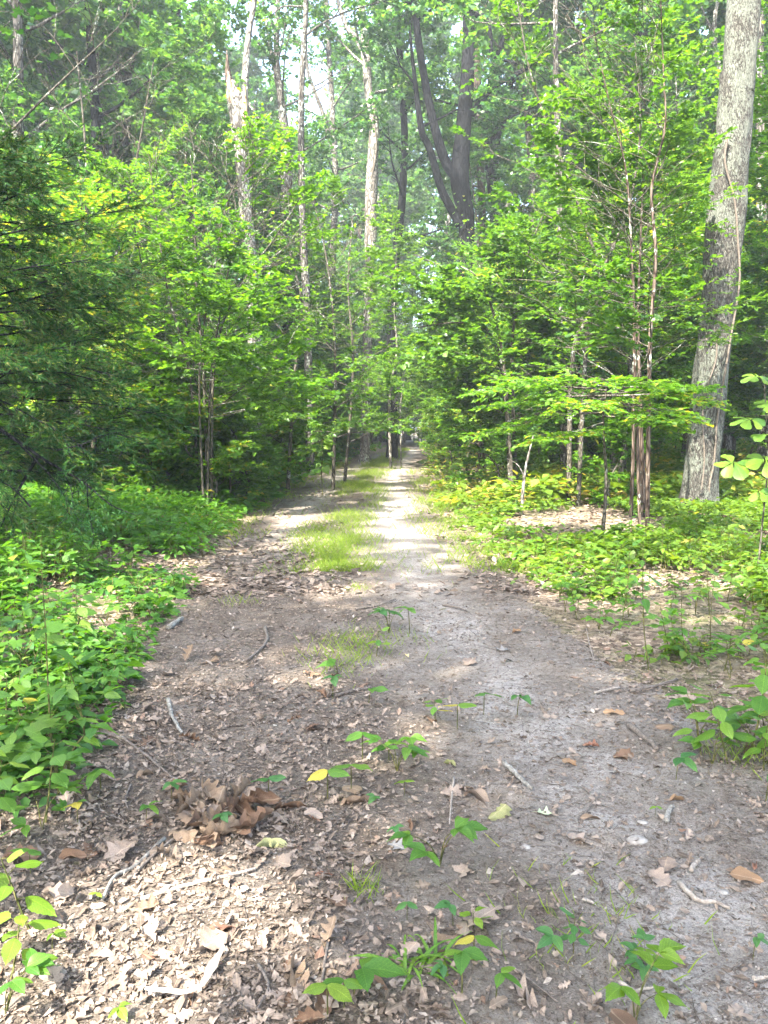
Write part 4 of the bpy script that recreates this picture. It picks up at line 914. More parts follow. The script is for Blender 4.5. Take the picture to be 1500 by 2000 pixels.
# ------------------------------------------------------------------ ground cover
VLy, VLx = [0, 2, 2.85, 3.5, 4.75, 6.1, 8.5, 13, 24, 36, 55, 83, 130], [-1.2, -1.15, -1.28, -1.42, -1.62, -1.8, -2.05, -2.4, -2.3, -1.5, -.2, 1.5, 8]
VRy, VRx = [0, 2.3, 3.8, 4.7, 6.1, 8.5, 13, 24, 36, 55, 83, 130], [2.3, 1.9, 1.75, 1.7, 1.5, 1.3, 1.0, 1.35, 2.0, 3.2, 5.0, 13]
def vl(y): return np.interp(y, VLy, VLx)
def vr(y): return np.interp(y, VRy, VRx)
def cover(name, label, n, side, y0, y1, wide, hgt, leaf, mat, tpl, seed, thresh, k=7, stems=True, ypow=1.0, rad=(.04, .17)):
    rg = np.random.default_rng(seed)
    y = y0+(y1-y0)*rg.random(n)**ypow; off = rg.random(n)**.8*(wide[0]+wide[1]*y)
    x = vl(y)-off if side < 0 else vr(y)+off
    dn = fbm(x*.8, y*.8, seed, 3); keep = (dn > thresh(off, y)) & ~((np.abs(x-oakP[0][0]) < .5) & (np.abs(y-13.6) < .5)); x, y, off = x[keep], y[keep], off[keep]; n = len(x)
    h = hgt(off, y)*rg.uniform(.5, 1.2, n); g = surf(x, y)
    az = rg.uniform(0, 2*PI, (n, k)); rr = rg.uniform(rad[0], rad[1], (n, k))*(.6+.7*np.minimum(h, .6)[:, None]/.4); zz = g[:, None]+h[:, None]*rg.uniform(.45, 1.05, (n, k))
    P = np.stack([x[:, None]+np.cos(az)*rr, y[:, None]+np.sin(az)*rr, zz], -1).reshape(-1, 3)
    A = np.stack([np.cos(az), np.sin(az), rg.uniform(-.5, .25, (n, k))], -1).reshape(-1, 3) + rg.normal(0, .25, (n*k, 3))
    Nn = nrm(UP+rg.normal(0, .28, (n*k, 3)))
    S = leaf*rg.uniform(.6, 1.25, n*k)*np.repeat(np.clip(.85+.02*y, 0, 1.5), k)
    b = MB(); pr = np.clip(np.repeat(rg.random(n)*.5, k)+rg.random(n*k)*.5, 0, 1)
    sp_ = np.repeat(np.where(vnoise(x*.9, y*.9, seed+5)+rg.normal(0, .12, n) > .62, 2, np.where(rg.random(n) < .25, 1, 0)), k); S = S*np.repeat(np.exp(rg.normal(0, .25, n)), k)
    for q, (tq, f) in enumerate(((tpl, 1.0), (tpl_leaf2(.2, .1, .15) if len(tpl[1]) else tpl_dia(.2, .1), 1.15), (MAPLE if side < 0 and len(tpl[1]) else tpl, 1.35))):
        m_ = sp_ == q; b.scatter(tq, P[m_], A[m_], Nn[m_], S[m_]*f, pr[m_])
    o = tag(b.build(name, mat), label, kind='stuff')
    if stems:
        s = MB(); near = np.where(y < 10)[0][:4000]
        for i in near: s.tube([[x[i], y[i], g[i]-.01], [x[i]+rg.normal(0, .02), y[i]+rg.normal(0, .02), g[i]+h[i]]], [.0035, .002], 3, .5)
        if s.n: tag(s.build('undergrowth_stems', M['stem']), 'thin stems under the leafy ground cover', kind='stuff')
    return o
cover('undergrowth', 'dense leafy green ground cover left of the track', 7800, -1, 4.2, 15, (2.2, .42), lambda o, y: np.clip(.10+.26*sstep(0, 1.8, o)+.010*y, .1, .5), .085, M['leaf_gr'], LEAF2, 501, lambda o, y: .335+.12*(1-sstep(0, .5, o))*(1-sstep(5, 7, y))-.05*sstep(6, 8, y), 7)
cover('undergrowth', 'green ground cover deeper in the wood left of the track', 11000, -1, 14, 60, (2, .5), lambda o, y: .25+.35*sstep(0, 2, o), .14, M['leaf_gr'], DIA, 502, lambda o, y: .24, 6, False, 1.4)
cover('undergrowth', 'thin yellow green ground cover with litter showing right of the track', 6200, 1, 4.9, 15, (1.6, .42), lambda o, y: np.clip(.06+.15*sstep(0, 1.5, o), .05, .3), .072, M['leaf_grr'], LEAF2, 503, lambda o, y: .45-.07*sstep(5, 9, y)+.04*(1-sstep(0, .5, o)), 7)
cover('undergrowth', 'yellow green ground cover deeper in the wood right of the track', 9000, 1, 14, 60, (2, .5), lambda o, y: .2+.3*sstep(0, 2, o), .13, M['leaf_grr'], DIA, 504, lambda o, y: .33, 6, False, 1.4)
cover('undergrowth', 'low creeping leaves on the left verge of the track', 900, -1, 3.0, 9, (.2, .12), lambda o, y: .07+0*o, .065, M['leaf_gr'], LEAF2, 505, lambda o, y: .42, 5, False)

def grass():
    rg = np.random.default_rng(95); b = MB()
    def patch(n, x, y, hl, pr=(0, .8)):
        g = surf(x, y); k = len(x); az = rg.uniform(0, 2*PI, k)
        A = np.stack([np.cos(az)*.7, np.sin(az)*.7, rg.uniform(.6, 1.4, k)], -1); Nn = np.stack([-np.sin(az), np.cos(az), np.zeros(k)], -1)+rg.normal(0, .3, (k, 3))
        b.scatter((np.array([[-.025, 0, 0], [.025, 0, 0], [.02, .5, .05], [0, 1, -.12], [-.02, .5, .05]]), [], [[0, 1, 2], [0, 2, 4], [4, 2, 3]]), np.stack([x, y, g-.005], -1), A, Nn, hl*rg.uniform(.5, 1.3, k)*(.9+.012*y), rg.uniform(pr[0], pr[1], k))
    n = 34000; y = 8.0+46*rg.random(n)**1.7; u = rg.normal(-.06, .24, n); x = (xl(y)+xr(y))/2+u*(xr(y)-xl(y))/2*1.0
    keep = fbm(x*1.6, y*.7, 96, 3)+rg.normal(0, .07, n) > .50-.12*sstep(8.5, 14, y)+.35*np.maximum(np.abs(u+.06)-.25, 0)+.10*np.exp(-((u-.42)/.14)**2); patch(0, x[keep], y[keep], .12)
    n = 6500; y = 8+20*rg.random(n)**1.3; x = vr(y)+rg.normal(0, .35, n); keep = fbm(x*2.5, y*1.6, 97, 3) > .46; patch(0, x[keep], y[keep], .15)
    n = 5000; y = 10+24*rg.random(n)**1.3; x = vl(y)+rg.normal(-.1, .3, n); keep = fbm(x*2.5, y*1.6, 98, 3) > .46; patch(0, x[keep], y[keep], .15)
    for px, py, n, rx in ((650, 1285, 120, .13), (690, 1275, 90, .14), (740, 1255, 130, .2), (680, 1300, 80, .12), (700, 1100, 260, .5), (660, 1085, 260, .5), (730, 1075, 260, .5), (710, 1740, 60, .03), (1150, 1800, 120, .14), (690, 1255, 140, .1), (1440, 1480, 120, .08), (700, 1155, 80, .06), (460, 1175, 60, .1)):
        c = at(px, py); x = c[0]+rg.normal(0, rx, n); y = c[1]+rg.normal(0, rx*1.3, n); patch(0, x, y, .085)
    tag(b.build('grass', M['grass']), 'short grass along the middle and verges of the track', kind='stuff')
grass()

# ------------------------------------------------------------------ litter
def shapes(rg, widths, n, **kw): return [station_leaf(rg, widths, curl=rg.uniform(-.5, .8), arch=rg.uniform(.02, .4)*rg.choice([-1, 1]), twist=rg.uniform(-.8, .8), **kw) for _ in range(n)]
def litw(x, y):
    """how much of the ground leaf litter hides"""
    L, R = xl(y), xr(y); u = (x-L)/(R-L)*2-1
    left = 1-sstep(-.25, .22, u+.25*(fbm(x*1.2, y*1.2, 61, 2)-.4))
    far = 1-.75*sstep(7, 13, y)
    right = sstep(.62, .95, u)
    return np.clip(np.where(np.abs(u) < 1.05, np.maximum(left*far, right*.8)+.20*(1-sstep(6, 10, y)), .9), 0, 1)
def litter():
    rg = np.random.default_rng(97)
    oak = shapes(rg, OAKW, 8, wave=.05)+shapes(rg, OAKW2, 6, wave=.05); sm = []
    for q in range(14):          # torn and folded scraps, no two outlines alike
        a_ = np.sort(rg.uniform(0, 2*PI, 6)+np.arange(6)*.55); a_ = np.arange(6)*PI/3+rg.uniform(-.38, .38, 6); r_ = rg.uniform(.28, .62, 6)*np.array([1.25, .8, .8, 1.25, .8, .8]) if q % 3 else rg.uniform(.2, .6, 6)
        sm.append((np.stack([np.sin(a_)*r_*rg.uniform(.5, .9), .5+np.cos(a_)*r_, rg.uniform(-.08, .2, 6)], -1), [[0, 1, 2, 3], [0, 3, 4, 5]], []))
    tiny = [(np.array([[0, 0, 0], [.22, .3, .10], [.10, 1, .04], [-.2, .6, .12]]), [[0, 1, 2, 3]], []), (np.array([[0, 0, 0], [.07, .4, .06], [.03, 1, .05], [-.08, .5, .02]]), [[0, 1, 2, 3]], []), (np.array([[0, 0, .02], [.30, .3, 0], [.12, .95, .14], [-.2, .6, 0]]), [[0, 1, 2, 3]], []), (np.array([[0, 0, 0], [.04, .5, .03], [0, 1, .06], [-.04, .5, .02]]), [[0, 1, 2, 3]], [])]
    def put(b, tp, x, y, size, tilt, lift, rnd=None):
        k = len(x); az = rg.uniform(0, 2*PI, k); A = np.stack([np.cos(az), np.sin(az), rg.normal(0, tilt*.6, k)], -1); Nn = nrm(UP+rg.normal(0, tilt, (k, 3)))
        P = np.stack([x, y, surf(x, y)+rg.uniform(0, lift, k)], -1); idx = rg.integers(len(tp), size=k); rnd = rg.random(k) if rnd is None else rnd
        for q, t_ in enumerate(tp):
            m_ = idx == q; b.scatter((t_[0], t_[1], t_[2] if not isinstance(t_[2], np.ndarray) else []), P[m_], A[m_], Nn[m_], size[m_], rnd[m_])
    b = MB()
    n = 6600; y = 1.5+3.1*rg.random(n); x = rg.uniform(-1, 1, n)*(.5+y*.55); kp = rg.random(n) < litw(x, y)**1.5; x, y = x[kp], y[kp]
    put(b, oak, x, y, rg.uniform(.024, .066, len(x)), .26, .012)
    n = 66000; y = 1.5+6.5*rg.random(n)**1.1; x = rg.uniform(-1, 1, n)*(.5+y*.6); kp = rg.random(n) < litw(x, y); x, y = x[kp], y[kp]
    put(b, sm, x, y, np.clip(np.exp(rg.normal(-4.2, .5, len(x))), .007, .055), .36, .012)
    n = 34000; y = 7+14*rg.random(n)**1.2; x = rg.uniform(-1, 1, n)*(1+y*.6); kp = rg.random(n) < litw(x, y); x, y = x[kp], y[kp]
    put(b, [DIA, tpl_dia(.24, .14), LEAFN], x, y, rg.uniform(.05, .115, len(x)), .35, .02)
    tag(b.build('leaf_litter', M['litter'], None, True), 'carpet of dry brown oak leaves beside and on the track', kind='stuff')
    b = MB(); n = 120000; y = 1.5+6*rg.random(n)**1.25; x = rg.uniform(-1, 1, n)*(.4+y*.6); kp = (np.abs((x-xl(y))/(xr(y)-xl(y))*2-1) < 1.1) & (rg.random(n) < .38+.5*litw(x, y)+.6*(fbm(x*2.6, y*2.6, 62, 3) > .45)); x, y = x[kp], y[kp]
    put(b, tiny, x, y, np.exp(rg.normal(-4.5, .5, len(x)))*(.8+.09*y), .4, .005)
    tag(b.build('leaf_crumbs', M['frag']), 'crumbled leaf bits and bark crumbs on the dirt', kind='stuff')
    b = MB(); n = 5200; y = 1.5+8*rg.random(n)**1.2; x = rg.uniform(-1, 1, n)*(.4+y*.55); kp = (rg.random(n) < .8); x, y = x[kp], y[kp]; g = surf(x, y)
    for i in range(len(x)):
        a = rg.uniform(0, PI); L = rg.uniform(.025, .13)*(1+.06*y[i]); r = rg.uniform(.0007, .0020); c, s = math.cos(a), math.sin(a); k_ = rg.normal(0, .12)
        p0 = np.array([x[i]-c*L/2, y[i]-s*L/2, g[i]+.004]); p2 = np.array([x[i]+c*L/2, y[i]+s*L/2, g[i]+rg.uniform(.003, .014)]); pm = (p0+p2)/2+np.array([-s, c, .02])*L*k_
        b.tube([p0, pm, p2], [r, r, r*.6], 3, rg.random())
    tag(b.build('twig_litter', M['twig']), 'small dead twigs strewn over the track', kind='stuff')
    b = MB(); n = 500; y = 1.6+3.5*rg.random(n); x = rg.uniform(-.3, 1, n)*(.5+y*.5); g = surf(x, y)
    for i in range(n):
        s = rg.uniform(.003, .008); a = rg.uniform(0, PI, 3); V = np.array([[1, 0, 0], [-1, 0, 0], [0, 1, 0], [0, -1, 0], [0, 0, 1], [0, 0, -1]])*s*rg.uniform(.5, 1.1, (6, 1)); V = V@np.array([[math.cos(a[0]), -math.sin(a[0]), 0], [math.sin(a[0]), math.cos(a[0]), 0], [0, 0, 1]])
        b.add(V+[x[i], y[i], g[i]+s*.3], None, [[0, 2, 4], [2, 1, 4], [1, 3, 4], [3, 0, 4], [2, 0, 5], [1, 2, 5], [3, 1, 5], [0, 3, 5]], rg.random())
    tag(b.build('pebble_grit', M['rock']), 'tiny pale pebbles pressed into the dirt', kind='stuff')
litter()

# ------------------------------------------------------------------ single fallen leaves
rng = np.random.default_rng(120)
LM = {}
def crumple_mesh(seed, mat):
    rg = np.random.default_rng(seed); wd = np.array([.02, .06, .17, .27, .20, .30, .42, .36, .30, .42, .44, .30, .26, .30, .18, .08, 0.0])*rg.uniform(.85, 1.1, 17)
    n = len(wd); cols = np.linspace(-1, 1, 5); roll = rg.uniform(1.3, 2.7)*rg.choice([1, 1, 1, -1]); arch = rg.uniform(.3, 1.6)*rg.choice([1, 1, -1]); tw = rg.uniform(-1.2, 1.2); V = np.zeros((n, 5, 3)); uv = np.zeros((n, 5, 3)); ph = rg.uniform(0, 6, 4)
    for i in range(n):
        y = i/(n-1)
        for j, c in enumerate(cols):
            x = c*wd[i]; a = roll*abs(c)*(.6+.5*math.sin(ph[0]+3*y))+1e-6; xx = x*math.sin(a)/a; z = abs(x)*(1-math.cos(a))/a*1.3+.07*math.sin(ph[1]+11*y+2*c)*abs(c)+.03*math.sin(ph[2]+21*y-3*c)
            t_ = tw*y; xx, z = xx*math.cos(t_)-z*math.sin(t_), z*math.cos(t_)+xx*math.sin(t_)
            b = arch*y; V[i, j] = [xx, math.sin(b)/arch-z*math.sin(b)*.7, ((1-math.cos(b))/arch*.35+z*math.cos(b))*.7]; uv[i, j] = [x, y, 0]
    q, r = np.meshgrid(np.arange(n-1), np.arange(4), indexing='ij'); Q = np.stack([q*5+r, q*5+r+1, (q+1)*5+r+1, (q+1)*5+r], -1).reshape(-1, 4)
    b = MB(); b.add(V.reshape(-1, 3), Q, None, rg.random(), uv.reshape(-1, 3)); return b.mesh('dry_leaf', M[mat], True)
def dry_mesh(kind, mat, v):
    if kind == 'broad' and mat != 'dry_yellow' or kind == 'oak2' and v != 0:
        key = ('crumple', mat, v)
        if key not in LM: LM[key] = crumple_mesh(v*17+len(mat)*5+(3 if kind == 'oak2' else 0), mat)
        return LM[key]
    key = (kind, mat, v)
    if key not in LM:
        rg = np.random.default_rng(hash(key[2]*7+len(kind)*13+len(mat)) % 9999)
        wd = {'oak': OAKW, 'oak2': OAKW2, 'ovate': OVATE, 'broad': [.03, .2, .34, .42, .44, .4, .3, .16, 0], 'long': [.02, .07, .11, .13, .13, .11, .08, .04, 0], 'star': [.02, .03, .04, .30, .10, .08, .36, .12, .08, .22, .06, .0]}[kind]
        c = {0: (.15, .1), 1: (.9, .2), 2: (1.3, .35), 3: (-.5, .3), 4: (.5, -.4), 5: (1.7, .1)}[v]
        LM[key] = leaf_mesh('dry_leaf', rg, wd, M[mat], 1.0, curl=c[0], arch=c[1], twist=rg.uniform(-.7, .7), fold=.12, wave=.05)
    return LM[key]
def fallen(px, py, size, az, kind, mat, v, label, lift=.012, tilt=.1, roll=0.0, group=None):
    """one dead leaf; az is the direction of its tip on the ground, 0 = to the right, 90 = away"""
    p = at(px, py); p[2] = surff(p[0], p[1])+lift
    a = math.radians(az); A = np.array([math.cos(a), math.sin(a), tilt]); A /= np.linalg.norm(A); X = np.cross(A, UP); X /= np.linalg.norm(X); Z = np.cross(X, A)
    c, s = math.cos(roll), math.sin(roll); X, Z = X*c+Z*s, Z*c-X*s
    p = p-A*size*.5
    o = link('fallen_leaf', dry_mesh(kind, mat, v))
    Mx = Matrix(((X[0]*size, A[0]*size, Z[0]*size, p[0]), (X[1]*size, A[1]*size, Z[1]*size, p[1]), (X[2]*size, A[2]*size, Z[2]*size, p[2]), (0, 0, 0, 1)))
    o.matrix_world = Mx
    return tag(o, label, 'fallen leaf', group)
F = [(258, 1383, .16, -20, 'broad', 'dry_yellow', 3, 'pale yellow broad leaf lying among the litter on the left'),
     (540, 1657, .16, 5, 'ovate', 'dry_ygreen', 2, 'curled yellow green leaf in front of the brown leaf heap'),
     (433, 1834, .10, 25, 'ovate', 'dry_red', 0, 'flat russet leaf on the sunlit dirt'),
     (284, 1513, .10, 55, 'ovate', 'dry_tan', 1, 'tan upright oval leaf left of the brown heap'),
     (975, 1592, .14, 40, 'broad', 'dry_olive', 3, 'olive lobed leaf near the middle of the track'),
     (1064, 1587, .10, -15, 'star', 'dry_pgreen', 0, 'pale green pointed leaf right of the olive one'),
     (855, 1797, .17, -55, 'star', 'dry_grey', 3, 'grey tan star shaped oak leaf right of the strap leaved tuft'),
     (1030, 1965, .16, -65, 'star', 'dry_grey', 1, 'pinkish tan lobed leaf at the bottom right of centre'),
     (775, 1658, .10, -35, 'star', 'dry_white', 0, 'bleached pointed oak leaf left of the bright green plant'),
     (690, 1652, .11, 30, 'oak', 'dry_grey', 3, 'dull oak leaf left of the bleached pointed one'),
     (700, 1572, .15, 12, 'ovate', 'dry_tan', 5, 'long rolled tan leaf above the bleached one'),
     (568, 1580, .14, 10, 'ovate', 'dry_brown', 5, 'rolled brown leaf at the right of the brown heap'),
     (800, 1612, .10, 95, 'ovate', 'dry_brown', 2, 'crumpled chestnut leaf in the middle of the track'),
     (240, 1665, .16, 45, 'broad', 'dry_grey', 1, 'big folded brown leaf left below the brown heap'),
     (1300, 1690, .12, 60, 'broad', 'dry_grey', 5, 'crumpled curling tan leaf on the right half of the track'),
     (1285, 1718, .11, -60, 'broad', 'dry_grey', 3, 'flat tan leaf touching the crumpled curling one'),
     (1457, 1720, .11, -25, 'ovate', 'dry_orange', 0, 'orange brown oval leaf near the right edge'),
     (1475, 1700, .06, 60, 'ovate', 'dry_red', 1, 'small reddish leaf just beyond the orange brown one'),
     (1225, 1480, .14, 10, 'broad', 'dry_brown', 5, 'big dark curled leaf on the right of the track'),
     (1108, 1492, .09, 150, 'broad', 'dry_orange', 0, 'flat tan leaf left of the big dark curled one'),
     (1155, 1460, .08, -20, 'broad', 'dry_red', 1, 'small russet leaf behind the flat tan one'),
     (980, 1272, .12, 5, 'star', 'dry_white', 0, 'small white leaf scrap on the bare sand'),
     (1322, 1575, .08, 20, 'ovate', 'dry_orange', 1, 'small orange brown leaf above the white stone'),
     (1162, 1594, .13, 10, 'long', 'dry_tan', 2, 'narrow tan leaf at the end of a short stick'),
     (1200, 1395, .12, 160, 'oak2', 'dry_orange', 0, 'flat ochre leaf on the sunny right rut'),
     (876, 1497, .09, 130, 'ovate', 'dry_olive', 2, 'folded olive brown leaf beside a thin pale stick'),
     (1130, 1640, .12, -50, 'oak2', 'dry_grey', 4, 'wrinkled grey brown leaf in the right middle'),
     (610, 1895, .17, 150, 'oak', 'dry_tan', 3, 'lobed tan oak leaf at the bottom, farthest of the heap'),
     (575, 1930, .20, 110, 'oak', 'dry_tan', 1, 'largest lobed tan oak leaf at the bottom'),
     (530, 1960, .17, 160, 'oak', 'dry_brown', 3, 'brown lobed oak leaf at the bottom, left of the largest'),
     (640, 1975, .14, 80, 'oak2', 'dry_brown', 1, 'brown oak leaf half under the large three leaflet seedling'),
     (745, 1950, .16, -50, 'long', 'dry_brown', 2, 'narrow brown leaf right of the large three leaflet seedling'),
     (645, 1845, .10, 70, 'oak', 'dry_tan', 4, 'small lobed tan leaf above the oak leaves at the bottom'),
     (1240, 1985, .14, 60, 'long', 'dry_grey', 5, 'rolled grey leaf at the bottom edge on the right'),
     (640, 1710, .09, 10, 'long', 'dry_red', 2, 'thin rusty leaf scrap near a grass tuft'),
     (925, 1612, .08, 40, 'ovate', 'dry_brown', 2, 'dark brown curl below the olive leaf'),
     (350, 1930, .16, 40, 'oak', 'dry_grey', 0, 'faded brown oak leaf next to the bleached torn strip'),
     (270, 1790, .12, 120, 'oak', 'dry_tan', 3, 'tan oak leaf lit by the sun near the left'),
     (330, 1320, .13, -40, 'broad', 'dry_grey', 1, 'tan leaf draped over the verge behind the pale yellow one'),
     (300, 1410, .16, 160, 'oak2', 'dry_grey', 0, 'dull pink tan leaf below the pale yellow one'),
     (1190, 1130, .12, 10, 'broad', 'dry_yellow', 0, 'yellow leaf caught in the right ground cover'),
     (1010, 1240, .10, 30, 'broad', 'dry_orange', 0, 'ochre leaf at the right track edge'),
     (795, 1283, .10, 95, 'long', 'dry_yellow', 1, 'yellowing upright leaf in the middle grass tuft')]
for f in F: fallen(*f)
# dry sprig of big curled leaves
def heap():
    c = at(445, 1600); c[2] = surff(c[0], c[1]); root = thing('dead_oak_sprig', c, 'heap of big curled brown leaves on a broken sprig', 'dead sprig')
    rg = np.random.default_rng(8)
    b = MB(); b.tube(smooth_path(np.array([at(545, 1655)-at(445, 1600), at(490, 1615)-at(445, 1600), [0, 0, .02], at(340, 1640)-at(445, 1600), at(235, 1735)-at(445, 1600)])+[0, 0, .012], 26), np.linspace(.004, .006, 26), 6, .4); b.build('twig', M['twig'], root, True)
    sp_ = [((500, 1578), .30, -5, 'broad', 'dry_brown', 0), ((470, 1560), .24, 70, 'oak2', 'dry_tan', 2), ((410, 1560), .26, 120, 'broad', 'dry_tan', 1), ((365, 1585), .28, 65, 'broad', 'dry_tan', 2), ((365, 1630), .26, 170, 'oak2', 'dry_tan', 5), ((415, 1640), .32, 25, 'oak2', 'dry_tan', 1), ((400, 1660), .28, 200, 'broad', 'dry_brown', 2),
           ((440, 1590), .26, 40, 'broad', 'dry_tan', 5), ((385, 1605), .24, 300, 'broad', 'dry_tan', 4), ((455, 1625), .24, 350, 'oak2', 'dry_brown', 3), ((430, 1570), .24, 95, 'broad', 'dry_tan', 3), ((375, 1610), .24, 120, 'oak2', 'dry_tan', 4), ((425, 1612), .26, 220, 'broad', 'dry_tan', 0)]
    sp_ = sp_+[((rg.uniform(365, 500), rg.uniform(1560, 1650)), rg.uniform(.2, .3), rg.uniform(0, 360), 'broad' if q % 2 else 'oak2', ('dry_tan', 'dry_brown', 'dry_grey')[q % 3], q % 6) for q in range(12)]
    for (px, py), s, az, k, mt, v in sp_:
        p = at(px, py)-at(445, 1600); a = math.radians(az); s *= .62; A = nrm(np.array([math.cos(a), math.sin(a), rg.uniform(-.05, .3)])); X = nrm(np.cross(A, UP)+rg.normal(0, .35, 3)); Z = nrm(np.cross(X, A)); X = np.cross(A, Z); p = p-A*s*.4+[0, 0, rg.uniform(.015, .045)]
        o = link('leaf', dry_mesh(k, mt, v), root); o.matrix_basis = Matrix(((X[0]*s*.9, A[0]*s, Z[0]*s*1.2, p[0]), (X[1]*s*.9, A[1]*s, Z[1]*s*1.2, p[1]), (X[2]*s*.9, A[2]*s, Z[2]*s*1.2, p[2]), (0, 0, 0, 1)))
heap()
# torn bleached strip
def strip():
    pts = [at(x, y)+[0, 0, .014] for x, y in ((285, 1965), (330, 1968), (375, 1970), (400, 1950), (415, 1915), (438, 1880))]; base = pts[0].copy(); base[2] = surff(base[0], base[1]); P = smooth_path(np.array(pts)-base, 14); t = nrm(np.gradient(P, axis=0)); s_ = nrm(np.cross(t, UP)); wd = .45*np.array([.012, .02, .03, .026, .03, .022, .018, .02, .03, .036, .04, .034, .026, .01])
    rg = np.random.default_rng(3); V = np.stack([P-s_*wd[:, None]*rg.uniform(.6, 1.2, (14, 1)), P+UP*.012, P+s_*wd[:, None]*rg.uniform(.6, 1.2, (14, 1))+UP*.006], 1).reshape(-1, 3); V[:, 2] += .012+.02
    Q = [[i*3+k, i*3+k+1, i*3+k+4, i*3+k+3] for i in range(13) for k in (0, 1)]; b = MB(); b.add(V, Q, None, .2); o = b.build('bark_strip', M['dry_white'], None, True); o.location = base; tag(o, 'bleached torn leaf strip bent like a hook at the bottom', 'leaf strip')
strip()
for i in range(120):
    y = rng.uniform(1.75, 5.2); x = rng.uniform(-1, 1)*(.35+y*.45); px = 750+x/y*1480; 
    if rng.random() > .25+.75*litw(np.array([x]), np.array([y]))[0]: continue
    r_ = (CAM_H)/1.0; v_ = None
    o = link('fallen_leaf', dry_mesh(['oak', 'oak2', 'oak', 'ovate', 'broad'][rng.integers(5)], ['dry_grey', 'dry_tan', 'dry_grey', 'dry_brown', 'litter'][rng.integers(5)], int(rng.integers(6))))
    s = rng.uniform(.08, .15); o.scale = (s, s, s); o.rotation_euler = (rng.normal(0, .2), rng.normal(0, .25), rng.uniform(0, 6.28)); o.location = (x, y, surff(x, y)+.018)
    tag(o, 'dry brown leaf lying loose on the litter of the track', 'fallen leaf', 'loose dry leaves on the track')

# ------------------------------------------------------------------ sticks and stones
def stick(pts, r, mat, label, cat='stick', name='fallen_stick', lift=.006, br=0):
    W = [at(x, y) for x, y in pts]; W = [np.array([p[0], p[1], surff(p[0], p[1])+r*.6+lift]) for p in W]; base = W[0].copy(); P = smooth_path(np.array(W)-base, 14)
    rg = np.random.default_rng(int(pts[0][0]*7+pts[0][1])); P[1:-1] += rg.normal(0, r*.12, (12, 3)); b = MB(); r *= .8; b.tube(P, np.linspace(r, r*.6, 14)*rg.uniform(.93, 1.07, 14), 8, rg.random(), True)
    for k in range(br):
        q = interp_path(P, rg.uniform(.3, .8)); b.tube(grow_line(rg, q, rg.normal(0, 1, 3)*[1, 1, .2], .1, 4, 0, .2), np.linspace(r*.5, r*.2, 5), 4, .4)
    o = b.build(name, M[mat], None, True); o.location = base; return tag(o, label, cat)
